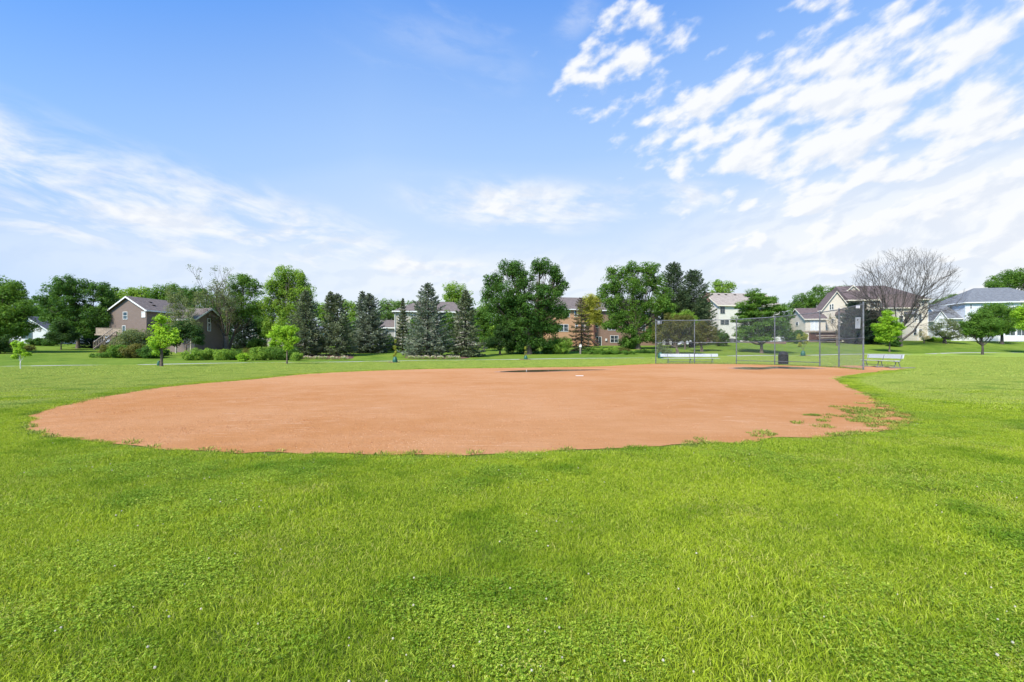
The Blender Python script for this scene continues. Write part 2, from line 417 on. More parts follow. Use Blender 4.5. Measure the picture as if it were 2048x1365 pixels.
def dirt_mat():
    m, n = new_mat('red_infield_dirt')
    p = world_co(n)
    big = n.noise(p, .16, 4, .55, .4); mid = n.noise(p, 1.6, 5, .6); fine = n.noise(p, 55, 4, .75)
    c = n.mix(n.ramp(big, .35, .66), C(.425, .182, .060), C(.50, .252, .115))
    c = n.mix(n.ramp(mid, .35, .75, 0, .45), c, C(.55, .290, .145))
    c = n.mix(n.ramp(fine, .25, .8, 0, .42), c, C(.29, .125, .048))
    sp = n.node('ShaderNodeTexVoronoi', {'Vector': p, 'Scale': 95.0}).outputs['Distance']
    c = n.mix(n.m('MULTIPLY', n.ramp(sp, .16, .05), n.ramp(mid, .45, .6)), c, C(.72, .52, .36))
    rake = n.noise(n.node('ShaderNodeMapping', {'Vector': p, 'Rotation': (0, 0, R(-14)), 'Scale': (.35, 11, 1)}).outputs[0], 1.6, 4, .6)
    c = n.mix(n.ramp(rake, .42, .62, 0, .28), c, C(.36, .165, .066))
    # scuffed streaks
    mp = n.node('ShaderNodeMapping', {'Vector': p, 'Rotation': (0, 0, R(18)), 'Scale': (1.2, 9, 1)}).outputs[0]
    stk = n.m('MULTIPLY', n.ramp(n.noise(mp, 1.2, 7, .7), .56, .70), n.ramp(n.noise(p, .35, 2), .42, .6))
    c = n.mix(n.m('MULTIPLY', stk, .6), c, C(.68, .47, .33))
    b = n.node('ShaderNodeBsdfPrincipled', {'Base Color': c, 'Roughness': .95, 'Specular IOR Level': .1,
               'Normal': bump(n, n.m('ADD', n.m('MULTIPLY', fine, 1.0), n.m('MULTIPLY', n.noise(p, 12, 5, .6), 1.5)), .75, .02)})
    return finish(m, n, b.outputs[0])
M['dirt'] = dirt_mat()
def blade_mat(name, cols, straw):
    m, n = new_mat(name)
    rnd = n.node('ShaderNodeNewGeometry').outputs['Random Per Island']
    p = world_co(n)
    big = n.ramp(n.noise(p, .35, 4, .6), .36, .64); mid = n.ramp(n.noise(p, 2.3, 4, .6), .35, .66)
    a = n.mix(n.m('ADD', n.m('MULTIPLY', big, .55), n.m('MULTIPLY', mid, .45)), C(*cols[0]), C(*cols[1]))
    a = n.mix(n.ramp(rnd, .0, 1.0, 0, .75), a, C(*cols[2]))
    dry = n.m('ADD', n.m('MULTIPLY', n.ramp(n.noise(p, 1.1, 5, .65), .50, .72), .30), straw)
    a = n.mix(n.m('GREATER_THAN', n.m('ADD', rnd, dry), 1.0), a, C(.54, .45, .16))
    a = n.mix(n.ramp(rnd, .30, .0, 0, .80), a, C(cols[0][0] * .35, cols[0][1] * .40, cols[0][2]))
    a = n.mix(n.ramp(rnd, .60, .86, 0, .45), a, C(.58, .66, .10))
    deep = n.ramp(n.noise(n.vm('ADD', p, (31, 7, 0)), .8, 5, .6), .50, .68)
    a = n.mix(n.m('MULTIPLY', deep, .7), a, C(cols[0][0] * .62, cols[0][1] * .78, cols[0][2]))
    b = n.node('ShaderNodeBsdfPrincipled', {'Base Color': a, 'Roughness': .6, 'Specular IOR Level': .12})
    t = n.node('ShaderNodeBsdfTranslucent', {'Color': a})
    mixs = n.node('ShaderNodeMixShader', {0: .42}); n.nt.links.new(b.outputs[0], mixs.inputs[1]); n.nt.links.new(t.outputs[0], mixs.inputs[2])
    return finish(m, n, mixs.outputs[0])
M['blade'] = blade_mat('grass_blade', ((.170, .285, .006), (.395, .490, .016), (.48, .56, .050)), .06)
M['blade_far'] = blade_mat('grass_blade_dry_sheen', ((.33, .405, .050), (.43, .49, .085), (.48, .52, .14)), .06)  # drier, paler far blades, with their sheen put into the colour
M['clover'] = blade_mat('clover_leaf', ((.125, .255, .008), (.30, .43, .024), (.39, .50, .055)), .015)
M['weed'] = blade_mat('weed_blade', ((.18, .26, .02), (.28, .34, .04), (.36, .38, .10)), .15)

# ------------------------------------------------------------------ ground sheets
ang = np.concatenate([np.arange(-64, 64.01, .8), np.arange(70, 296, 7)])
rad = np.concatenate([[0.0], np.geomspace(.6, 900, 150)])
A_, R_ = np.meshgrid(np.radians(ang), rad)
# radial rings follow depth (y) in front so the terrain breaks stay crisp
X = R_ * np.sin(A_); Y = R_ * np.cos(A_); Z = terrain(X, Y)
na = len(ang); nr = len(rad)
V = np.stack([X, Y, Z], -1).reshape(-1, 3)
ii, jj = np.meshgrid(np.arange(1, nr - 1), np.arange(na), indexing='ij')
j2 = (jj + 1) % na
Fq = np.stack([ii * na + jj, (ii + 1) * na + jj, (ii + 1) * na + j2, ii * na + j2], -1).reshape(-1, 4)
me = np_mesh('ground', V, Fq, smooth=True)
import bmesh
bm = bmesh.new(); bm.from_mesh(me); bm.verts.ensure_lookup_table()
cap = bm.faces.new([bm.verts[na + j] for j in range(na)]); bmesh.ops.recalc_face_normals(bm, faces=bm.faces)
if cap.normal.z < 0: bmesh.ops.reverse_faces(bm, faces=bm.faces)
bmesh.ops.delete(bm, geom=[v_ for v_ in bm.verts if not v_.link_faces], context='VERTS')
bm.to_mesh(me); bm.free()
tag(link('ground', me, M['lawn']), 'mown green lawn of the park running up to the gardens', kind='structure')

EDGE = [P2(*q) for q in [(56, 839), (66, 858), (85, 868.6), (137, 877), (207, 884.5), (268, 893), (330, 899), (439, 904.5), (560, 907), (700, 909), (910, 910.5), (1011, 909),
    (1164, 901), (1310, 895), (1427, 887), (1500, 882), (1594, 876), (1687, 872.5), (1767, 862), (1821, 846), (1829, 833), (1794, 820), (1762, 802), (1730, 787),
    (1698, 773.5), (1678, 764.5), (1680, 757.5), (1698, 753), (1727, 748), (1768, 744)]]
EDGE += [P2(1792, 741.3), P2(1812, 739.2), (24.4, 28.2), (25.3, 30.5), (26.2, 33.4), (25.0, 34.2), (22.0, 31.5), (21.4, 31.4), (20.5, 35.3), (18.8, 38.1), (15.7, 39.3), (12.2, 39.3)]
EDGE += [P2(*q) for q in [(1200, 733.2), (1110, 735), (993, 736.7), (876, 738.3), (780, 741), (700, 744), (600, 750), (500, 760), (400, 768), (298, 779), (210, 794), (137, 809), (98, 819), (71, 829)]]
def smooth_poly(pts, per=.12, jitter=.035, seed=1):
    r = np.random.default_rng(seed); out_ = []; n = len(pts)
    for i in range(n):
        p0, p1, p2, p3 = [np.array(pts[(i + k) % n]) for k in (-1, 0, 1, 2)]
        L = np.linalg.norm(p2 - p1); k = max(2, int(L / per))
        for t in np.arange(k) / k:
            out_.append(.5 * ((2 * p1) + (p2 - p0) * t + (2 * p0 - 5 * p1 + 4 * p2 - p3) * t * t + (3 * p1 - p0 - 3 * p2 + p3) * t ** 3))
    out_ = np.array(out_); m_ = len(out_)
    nz = r.normal(0, 1, (m_, 2))
    for _ in range(2): nz = (nz + np.roll(nz, 1, 0) + np.roll(nz, -1, 0)) / 3
    return out_ + nz * jitter
INF = smooth_poly(EDGE, .10, .085)
def sheet(name, poly, zoff, mat, label, kind='structure', drape=False):
    bm = bmesh.new()
    vs_ = [bm.verts.new((p[0], p[1], (gz(p[0], p[1]) if drape else 0) + zoff)) for p in poly]
    es = [bm.edges.new((vs_[i], vs_[(i + 1) % len(vs_)])) for i in range(len(vs_))]
    bmesh.ops.triangle_fill(bm, edges=es, use_beauty=True)
    bmesh.ops.recalc_face_normals(bm, faces=bm.faces)
    if sum(f.normal.z for f in bm.faces) < 0: bmesh.ops.reverse_faces(bm, faces=bm.faces)
    me = bpy.data.meshes.new(name); bm.to_mesh(me); bm.free()
    return tag(link(name, me, mat), label, kind=kind)
sheet('infield_dirt', INF, .006, M['dirt'], 'rounded red dirt infield of the ball field')
def inside(px_, py_, poly):
    x_, y_ = np.asarray(px_), np.asarray(py_); res = np.zeros(x_.shape, bool)
    x1, y1 = poly[:, 0], poly[:, 1]; x2, y2 = np.roll(x1, -1), np.roll(y1, -1)
    for a, b, c, d in zip(x1, y1, x2, y2):
        if b == d: continue
        cond = ((b > y_) != (d > y_)) & (x_ < (c - a) * (y_ - b) / (d - b) + a)
        res ^= cond
    return res
# puddles: shallow water with a wet rim
def water_mat():
    m, n = new_mat('puddle_water')
    c = n.mix(n.noise(world_co(n), 1.5, 4), C(.045, .022, .014), C(.085, .042, .025))
    b = n.node('ShaderNodeBsdfPrincipled', {'Base Color': c, 'Roughness': .16, 'Specular IOR Level': .22, 'Normal': bump(n, n.noise(world_co(n), 5, 2), .05, .01)})
    return finish(m, n, b.outputs[0])
M['water'] = water_mat()
M['wet'] = plain('wet_dirt', (.36, .20, .13), .9, var=.2, scale=1.2, spec=.05)
def blobpoly(pts, seed, grow=0.0):
    p = smooth_poly(pts, .15, .05, seed); c = p.mean(0)
    if grow: d = p - c; p = c + d * (1 + grow / np.maximum(np.linalg.norm(d, axis=1, keepdims=True), .3))
    return p
pud1 = [P2(*q) for q in [(1003, 745), (1022, 742.6), (1081, 740.6), (1150, 740.0), (1213, 740.3), (1175, 741.6), (1139, 742.4), (1100, 743.8), (1066, 745)]]
pud2 = [P2(*q) for q in [(1466, 737.3), (1491, 735.0), (1524, 735.6), (1545, 734.0), (1575, 734.2), (1637, 737.2), (1592, 738.8), (1555, 737.8), (1530, 739.3), (1497, 739.7)]]
for k, pp in enumerate((pud1, pud2)):
    sheet('wet_dirt', blobpoly(pp, 3 + k, .35), .011, M['wet'], ['damp rim of the puddle in mid field', 'damp rim of the puddle before the backstop'][k])
    sheet('puddle', blobpoly(pp, 3 + k), .016, M['water'], ['long thin brown puddle on the far side of the infield', 'wide brown puddle in front of the backstop'][k])
# little sand bars sticking out of the puddles, and bases
# footpath
pb = MB()
pxs = np.linspace(-900, 2900, 200)
L_, R2 = [], []
for q in pxs:
    d = path_depth(q) if q < 2600 else path_depth(2600) + (q - 2600) * .05
    x_, y_ = ray(q) * d, d
    for sgn, lst in ((-.5, L_), (.5, R2)):
        a, b = x_ - .3215 * sgn, y_ + .947 * sgn
        lst.append((a, b, gz(a, b) + .012))
for i in range(len(L_) - 1):
    pb.add([L_[i], L_[i + 1], R2[i + 1], R2[i]], [(0, 1, 2, 3)])
tag(pb.build('footpath', M['concrete']), 'narrow pale concrete footpath crossing the lawn', kind='structure')
# ------------------------------------------------------------------ ball field furniture
def at(px, d, py=None):
    x_, y_, z_ = ray(px) * d, d, gz(ray(px) * d, d)
    return Vector((x_, y_, z_ if py is None else zz(py, d)))
# backstop: steel posts, rails and chain link
POSTS = [(1311.6, 39.2), (1389, 39.1), (1472.8, 38.0), (1549.5, 35.4), (1639.6, 31.4), (1678, 29.3), (1726.7, 25.7)]
HB = 3.76
bs = thing('backstop', at(1549.5, 35.4), 'tall grey chain link backstop curving round the right end of the infield', 'backstop')
B0 = Vector(bs.location)
pw = [at(*p) for p in POSTS]
for p in pw:
    b = MB(); q = p - B0
    b.tube([(q.x, q.y, q.z - .3), (q.x, q.y, q.z + HB + .04)], .042, 10)
    b.tube([(q.x, q.y, q.z + HB + .04), (q.x, q.y, q.z + HB + .09)], [.055, .02], 10)
    for h in (.3, HB * .485, HB - .05): b.tube([(q.x, q.y, q.z + h - .03), (q.x, q.y, q.z + h + .03)], .058, 10)
    b.build('post', M['galv'], bs)
def rail(i, h, r=.024):
    a, c = pw[i] - B0, pw[i + 1] - B0
    b = MB(); b.tube([(a.x, a.y, a.z + h), (c.x, c.y, c.z + h)], r, 8); b.build('rail', M['galv'], bs)
for i in range(6):
    rail(i, HB - .02, .03); rail(i, HB * .485)
for i in (2, 3): rail(i, .30)
def link_mesh(i, pitch=.075, r=.0021):
    a, c = pw[i] - B0, pw[i + 1] - B0; d = c - a; L = math.hypot(d.x, d.y)
    nrm = Vector((-d.y, d.x, 0)).normalized() * .035; z0, z1 = .05, HB - .04; hh = z1 - z0
    b = MB()
    for sgn in (1, -1):
        k = -hh
        while k < L:
            s0, s1 = max(0, k), min(L, k + hh)
            if s1 > s0:
                za, zb = (s0 - k, s1 - k)
                if sgn < 0: za, zb = hh - za, hh - zb
                pa = a + d * (s0 / L) - nrm + Vector((0, 0, z0 + za + a.z * 0)); pc = a + d * (s1 / L) - nrm + Vector((0, 0, z0 + zb))
                b.tube([pa, pc], r, 3, cap=False)
            k += pitch
    for h in (z0, z1): b.tube([a - nrm + Vector((0, 0, h)), c - nrm + Vector((0, 0, h))], .003, 4, cap=False)
    return b.build('chain_link', M['wire'], bs)
for i in range(6): link_mesh(i)
# things hung on the backstop
def board(px0, px1, py0, py1, d, name, mat, lab, cat):
    a, c = at(px0, d + .35, py1), at(px1, d - .05, py1); h = (py1 - py0) * d / F
    b = MB(); e = c - a
    b.beam(a + Vector((0, 0, h / 2)), c + Vector((0, 0, h / 2)), .02, h)
    o = b.build(name, mat, bevel=.004); tag(o, lab, cat)
    return o
M['sign'] = plain('pale_metal_sign', (.38, .40, .40), .45, .2, .12, 3)
so = board(1712.0, 1719.5, 611.5, 617.0, 25.72, 'notice_plate', M['trim'], 'small white plate wired high on the backstop corner post', 'sign')
so = board(1710.8, 1720.5, 635.0, 657.5, 25.72, 'field_sign', M['sign'], 'upright pale grey board wired to the backstop beside its nearest post', 'sign')
b = MB()                                        # the short dark scribble at the top of the board
a = at(1715.3, 25.74, 640.5); b.beam(a + Vector((-.035, 0, -.045)), a + Vector((.03, -.01, .05)), .012, .022); b.beam(a + Vector((-.03, 0, .05)), a + Vector((.035, -.01, .05)), .012, .02)
mk = b.build('mark', M['black'], so)
def crumpled(px, py, d):                        # grey sheet of netting caught at the far top corner
    c = at(px, d, py); b = MB(); r = np.random.default_rng(5)
    n = 9; W = .42; Hh = .30
    for i in range(n):
        for j in range(n):
            b.v.append((c.x + (i / (n - 1) - .35) * W, c.y - .08 + .07 * math.sin(i * 1.1) + r.normal(0, .015), c.z + (j / (n - 1) - .5) * Hh * (1 - .25 * i / n) + r.normal(0, .012)))
    for i in range(n - 1):
        for j in range(n - 1):
            k = i * n + j; b.f.append((k, k + n, k + n + 1, k + 1)); b.mi.append(0)
    o = b.build('caught_sheet', M['wire'], smooth=True)
    sm = o.modifiers.new('thick', 'SOLIDIFY'); sm.thickness = .006
    return tag(o, 'crumpled grey sheet caught on the far top corner of the backstop', 'sheet')
crumpled(1317, 646, 39.0)

# player benches
def bench(pa, pb, label, seat_side, L=4.6):
    """pa, pb: the feet of the outer legs; the seat lies on seat_side of them"""
    a, b_ = Vector(pa), Vector(pb); u = (b_ - a).to_2d().normalized(); span = (b_ - a).to_2d().length
    yaw = math.atan2(u.y, u.x); mid = (a + b_) / 2; mid.z = gz(mid.x, mid.y)
    t = thing('team_bench', mid, label, 'bench', 'aluminium benches at the ball field', yaw)
    s = seat_side; L = L / 2
    m_ = MB(); m_.box(-L, min(s * .02, s * .27), .43, L, max(s * .02, s * .27), .465); m_.build('seat', M['alu'], t, bevel=.006)
    m_ = MB(); y0 = -s * .16
    m_.add([(-L, y0 - .018, .60), (L, y0 - .018, .60), (L, y0 + .018, .60), (-L, y0 + .018, .60), (-L, y0 - .018 - s * .05, .86), (L, y0 - .018 - s * .05, .86), (L, y0 + .018 - s * .05, .86), (-L, y0 + .018 - s * .05, .86)],
           [(0, 3, 2, 1), (4, 5, 6, 7), (0, 1, 5, 4), (1, 2, 6, 5), (2, 3, 7, 6), (3, 0, 4, 7)])
    m_.build('backrest', M['alu'], t, bevel=.006)
    for x_ in (-span / 2, 0, span / 2):
        m_ = MB()
        m_.tube([(x_, s * .24, .01), (x_, s * .12, .41), (x_, s * .1, .43)], .024, 8)
        m_.tube([(x_, -s * .10, .01), (x_, s * .0, .41)], .024, 8)
        m_.tube([(x_, s * .26, .415), (x_, -s * .06, .415), (x_, -s * .13, .6), (x_, -s * .185, .83)], .021, 8)
        m_.box(x_ - .06, -.16, 0, x_ + .06, .30, .012) if s > 0 else m_.box(x_ - .06, -.30, 0, x_ + .06, .16, .012)
        m_.build('leg', M['galv'], t)
    m_ = MB(); m_.tube([(-span / 2, s * .19, .17), (span / 2, s * .19, .17)], .018, 8); m_.build('brace', M['galv'], t)
    return t
bench(at(1336, 40.6), at(1424, 40.6), 'white aluminium bench behind the far side of the backstop, facing the infield', -1, L=5.15)
rb = bench(at(1797, 28.4), at(1731.6, 32.8), 'pale aluminium bench standing on bare dirt to the right of the backstop', 1, L=5.0)
for k, (px, d, L) in enumerate(((1748, 31.5, 1.3), (1775, 29.8, 1.4), (1806, 28.0, 1.5))):
    c = at(px, d); b = MB(); b.beam((-L / 2, 0, .035), (L / 2, .10, .035), .22, .06)
    o = b.build('timber_board', M['post'], bevel=.006); o.location = c
    tag(o, ['weathered board lying flat under the far end of the right bench', 'weathered board lying flat under the middle of the right bench', 'weathered board under the near leg of the right bench'][k], 'board', 'boards under the right bench')
# litter bin
tb = thing('litter_bin', at(1566.5, 37.2), 'dark domed litter bin behind the middle of the backstop', 'litter bin')
b = MB(); b.lathe([(0, 0), (.33, 0), (.345, .03), (.345, .74), (.36, .76), (.36, .80), (.34, .82)], 32); b.build('bin_body', M['black'], tb, smooth=False)
b = MB()
for k in range(32):
    t_ = 2 * math.pi * k / 32; b.beam((.352 * math.cos(t_), .352 * math.sin(t_), .06), (.352 * math.cos(t_), .352 * math.sin(t_), .74), .022, .02)
b.build('slat_cladding', M['black'], tb)
b = MB(); b.lathe([(.34, .82)] + [(.345 * math.cos(a_), .82 + .27 * math.sin(a_)) for a_ in np.linspace(.1, 1.56, 10)], 32)
b.build('dome_lid', M['black'], tb, smooth=True)
# home plate, rubber and the sticks in the puddle
def slab(px, py, w_, d_, name, lab, cat, rot=.2, mat='trim'):
    x_, y_ = P2(px, py); b = MB(); b.box(-w_ / 2, -d_ / 2, 0, w_ / 2, d_ / 2, .02)
    o = b.build(name, M[mat], bevel=.004); o.location = (x_, y_, .012); o.rotation_euler.z = rot
    return tag(o, lab, cat)
slab(1159, 753, .32, .08, 'pitching_plate', 'flat white plate on the dirt just right of the long puddle', 'plate', .12)
b = MB(); b.tube([(0, 0, -.05), (0, 0, .10)], .012, 8); o = b.build('stake', M['trim']); o.location = (*P2(1053, 743.6), 0); tag(o, 'short white stake standing in the long puddle, left of two', 'stake')
b = MB(); b.tube([(0, 0, -.05), (0, 0, .08)], .012, 8); o = b.build('stake', M['post']); o.location = (*P2(1097, 742.4), 0); tag(o, 'short tan stake standing in the long puddle, right of two', 'stake')
# bird house on its post
bp = thing('bird_house', at(1160.5, 66), 'small pale bird house on a dark post in front of the tan house', 'bird house')
b = MB(); b.box(-.10, -.10, -.3, .10, .10, 1.0); b.build('post', M['post'], bp)
b = MB(); b.prism([(-.17, 1.0), (.17, 1.0), (.17, 1.28), (0, 1.45), (-.17, 1.28)], 'v', -.14, .14); b.build('box', M['trim'], bp)
b = MB(); b.beam((-.22, 0, 1.27), (.01, 0, 1.50), .38, .03); b.beam((.22, 0, 1.27), (-.01, 0, 1.50), .38, .03); b.build('roof', M['wood'], bp)
# utility boxes by the pale house
def condenser(px, d, w_, h_, name, lab, cat, mat='ac'):
    c = at(px, d); t = thing(name, c, lab, cat)
    b = MB(); b.box(-w_ / 2, -w_ / 2, -.1, w_ / 2, w_ / 2, h_); b.build('casing', M[mat], t, bevel=.03)
    b = MB()
    for k in range(8): b.box(-w_ / 2 - .012, -w_ / 2 - .012, h_ * (.12 + .1 * k), w_ / 2 + .012, w_ / 2 + .012, h_ * (.12 + .1 * k) + .02)
    b.build('grille', M['black'], t)
    b = MB(); b.lathe([(.0, h_ + .03), (w_ * .38, h_ + .03), (w_ * .42, h_ + .002)], 20); b.build('fan_cover', M['black'], t)
    return t
condenser(1463, 89, .8, .75, 'air_conditioner', 'grey air conditioner unit against the pale house, left of two', 'air conditioner')
condenser(1474, 89, .8, .72, 'air_conditioner', 'grey air conditioner unit against the pale house, right of two', 'air conditioner')
condenser(1384, 80, .85, 1.0, 'dark_box', 'upright black box on the mulch between the bushes behind the backstop', 'bin', 'black')  # plain dark box among the bushes, its use left open
# white picket fence
pf = thing('picket_fence', at(1932, 106), 'white wooden picket fence before the white house at the right edge', 'fence')
p0, p1 = at(1930, 106), at(2110, 105); F0 = Vector(pf.location); d = p1 - p0; Lf = d.to_2d().length
b = MB()
k = 0.0
while k < Lf:
    q = p0 + d * (k / Lf) - F0; zq = gz(q.x + F0.x, q.y + F0.y) - F0.z
    b.prism([(q.x - .045, zq), (q.x + .045, zq), (q.x + .045, zq + 1.25), (q.x, zq + 1.36), (q.x - .045, zq + 1.25)], 'v', q.y - .012, q.y + .012)
    k += .145
b.build('picket_panel', M['trim'], pf)
for h in (.35, 1.0):
    b = MB(); b.beam((p0.x - F0.x, p0.y - F0.y + .04, h), (p1.x - F0.x, p1.y - F0.y + .04, p1.z - F0.z + h), .04, .09); b.build('rail', M['trim'], pf)
k = 0.0
while k < Lf:
    q = p0 + d * (k / Lf) - F0; b = MB(); b.box(q.x - .06, q.y + .06, q.z - .3, q.x + .06, q.y + .18, q.z + 1.32); b.lathe([(.09, q.z + 1.32), (.0, q.z + 1.42)], 4, (q.x, q.y + .12)); b.build('fence_post', M['trim'], pf)
    k += 2.4
# ------------------------------------------------------------------ houses
class House:
    def __init__(s, name, A, U, label, cat='house', zb=None):
        o = at(*A); s.O = Vector((o.x, o.y, o.z if zb is None else zb)); u = Vector(U).normalized(); s.U = u; s.V = Vector((-u.y, u.x))
        s.root = thing(name, s.O, label, cat, yaw=math.atan2(u.y, u.x)); s.n = 0
    def hit(s, px, py, v=None, u=None):
        D = Vector((ray(px), 1.0)); Dz = (HZ - py) / F; O2 = Vector((s.O.x, s.O.y))
        if v is not None: k = (O2.dot(s.V) + v) / D.dot(s.V)
        else: k = (O2.dot(s.U) + u) / D.dot(s.U)
        p = D * k - O2
        return p.dot(s.U), p.dot(s.V), H + k * Dz - s.O.z
    def vol(s, u0, u1, v0, v1, ze, kind, rise, wall, roof, trim='trim', zb=-1.2, ov=.4, peak=.5, hl=1.0, hr=1.0):
        b = MB(); um = u0 + (u1 - u0) * peak; vm_ = v0 + (v1 - v0) * peak
        if kind == 'v': b.prism([(u0, zb), (u1, zb), (u1, ze), (um, ze + rise), (u0, ze)], 'v', v0, v1)
        elif kind == 'u': b.prism([(v0, zb), (v1, zb), (v1, ze), (vm_, ze + rise), (v0, ze)], 'u', u0, u1)
        else: b.box(u0, v0, zb, u1, v1, ze)
        b.build('wall', M[wall], s.root)
        r = MB(); t = MB(); th = .13; e = .012
        if kind in 'uv' and kind != '':
            a0, a1, am = (u0, u1, um) if kind == 'v' else (v0, v1, vm_)
            c0, c1 = (v0 - ov, v1 + ov) if kind == 'v' else (u0 - ov, u1 + ov)
            for side, edge in ((-1, a0), (1, a1)):
                run = abs(am - edge); sl_ = rise / run; x_e = edge + side * ov; z_e = ze - sl_ * ov + e; z_m = ze + rise + e
                poly = [(x_e, z_e), (am, z_m), (am, z_m + th * 1.15), (x_e, z_e + th * 1.15)]
                r.prism(poly, kind, c0, c1)
                # eave board (with gutter) and rake boards
                if side < 0: t.prism([(x_e - .12, z_e - .10), (x_e - .004, z_e - .10), (x_e - .004, z_e + .12), (x_e - .12, z_e + .12)], kind, c0, c1)
                else: t.prism([(x_e + .004, z_e - .10), (x_e + .12, z_e - .10), (x_e + .12, z_e + .12), (x_e + .004, z_e + .12)], kind, c0, c1)
                for cc, sg in ((c0, -1), (c1, 1)):
                    t.prism([(x_e, z_e - .14), (am, z_m - .14), (am, z_m + .10), (x_e, z_e + .10)], kind, min(cc + sg * .004, cc + sg * .05), max(cc + sg * .004, cc + sg * .05))
                # soffit
                if side < 0: t.prism([(x_e, z_e - .06), (edge - .004, z_e - .06 + 0), (edge - .004, z_e - .02), (x_e, z_e - .02)], kind, c0, c1)
                else: t.prism([(edge + .004, z_e - .06), (x_e, z_e - .06), (x_e, z_e - .02), (edge + .004, z_e - .02)], kind, c0, c1)
        elif kind == 'hip':
            x0, x1, y0, y1 = u0 - ov, u1 + ov, v0 - ov, v1 + ov; h = (y1 - y0) / 2; ym = (y0 + y1) / 2
            if (x1 - x0) <= (y1 - y0): h = (x1 - x0) / 2 - .01
            V_ = [(x0, y0, ze + .02), (x1, y0, ze + .02), (x1, y1, ze + .02), (x0, y1, ze + .02), (x0, y0, ze + .14), (x1, y0, ze + .14), (x1, y1, ze + .14), (x0, y1, ze + .14), (x0 + h * hl, ym, ze + rise), (x1 - h * hr, ym, ze + rise)]
            r.add(V_, [(0, 3, 2, 1), (0, 1, 5, 4), (1, 2, 6, 5), (2, 3, 7, 6), (3, 0, 4, 7), (4, 5, 9, 8), (5, 6, 9), (6, 7, 8, 9), (7, 4, 8)])
            for a_, c_ in (((x0, y0), (x1, y0)), ((x1, y0), (x1, y1)), ((x1, y1), (x0, y1)), ((x0, y1), (x0, y0))):
                ox = (0, -.06) if a_[1] == c_[1] == y0 else (0, .06) if a_[1] == c_[1] else (.06, 0) if a_[0] == x1 else (-.06, 0)
                t.beam((a_[0] + ox[0], a_[1] + ox[1], ze + .06), (c_[0] + ox[0], c_[1] + ox[1], ze + .06), .11, .24)
        rr = r.build('roof', M[roof], s.root); tt = t.build('trim', M[trim], s.root)
        return rr
    def win(s, px0, py0, px1, py1, v=None, u=None, n=2, frame='trim', kind='window', rails=1, pane='glass', out=None, fw=.07):
        """a window given by its rectangle in the photograph, on the wall plane v= or u="""
        a = s.hit(px0, py0, v, u); c = s.hit(px1, py1, v, u); a2 = s.hit(px0, py1, v, u)
        z1, z0 = a[2], (c[2] + a2[2]) / 2
        b = MB(); p = MB()
        if v is not None:
            x0, x1 = a[0], c[0]
            def bx(q, xa, za, xb, zb_, d0, d1, mi=0): q.box(xa, v - d1, za, xb, v - d0, zb_)
        else:
            x0, x1 = sorted((a[1], c[1])); sg = out or 1
            def bx(q, xa, za, xb, zb_, d0, d1, mi=0): q.box(min(u + sg * d0, u + sg * d1), xa, za, max(u + sg * d0, u + sg * d1), xb, zb_)
        bx(b, x0 - fw, z0 - fw, x0, z1 + fw, -.02, .06); bx(b, x1, z0 - fw, x1 + fw, z1 + fw, -.02, .06)
        bx(b, x0, z0 - fw, x1, z0, -.02, .08); bx(b, x0, z1, x1, z1 + fw, -.02, .06)
        for k in range(1, n): xm = x0 + (x1 - x0) * k / n; bx(b, xm - .035, z0, xm + .035, z1, -.02, .045)
        for k in range(1, rails + 1): zm = z0 + (z1 - z0) * k / (rails + 1); bx(b, x0, zm - .025, x1, zm + .025, -.02, .035)
        w_ = b.build(kind, M[frame], s.root)
        bx(p, x0, z0, x1, z1, .004, .02); p.build('pane', M[pane], w_)
        return w_
    def corner(s, u, v, z0, z1, mat='trim', w_=.12):
        b = MB(); b.box(u - w_ / 2, v - w_ / 2, z0, u + w_ / 2, v + w_ / 2, z1); b.build('downspout', M[mat], s.root)
    def chimney(s, u0, u1, v0, v1, z0, z1, mat):
        b = MB(); b.box(u0, v0, z0, u1, v1, z1); ch = b.build('chimney', M[mat], s.root)
        b = MB(); b.box(u0 - .1, v0 - .1, z1 - .001, u1 + .1, v1 + .1, z1 + .14); b.build('chimney_cap', M['trim'], ch)
    def vents(s, pts):
        for (u_, v_, z_) in pts:
            b = MB(); b.box(u_ - .18, v_ - .18, z_ - .25, u_ + .18, v_ + .18, z_ + .12); b.box(u_ - .24, v_ - .24, z_ + .12, u_ + .24, v_ + .24, z_ + .17); b.build('roof_vent', M['black'], s.root)

# white bungalow behind the trees at the far left
h = House('white_bungalow', (8, 84), (.985, .17), 'low white bungalow with a big dark window behind the left trees', zb=2.85)
W = h.hit(96, 683, v=0)[0]; ze = h.hit(95, 660, v=0)[2]; zr = h.hit(58, 640, v=0)[2]
h.vol(0, W, 0, 9, ze, 'v', zr - ze + .6, 's_white', 'r_dark')
h.win(45.5, 662, 64, 676.5, v=0, n=2, rails=0, frame='ac', kind='window')
h.win(20, 663, 32, 675, v=0, n=2, rails=1)
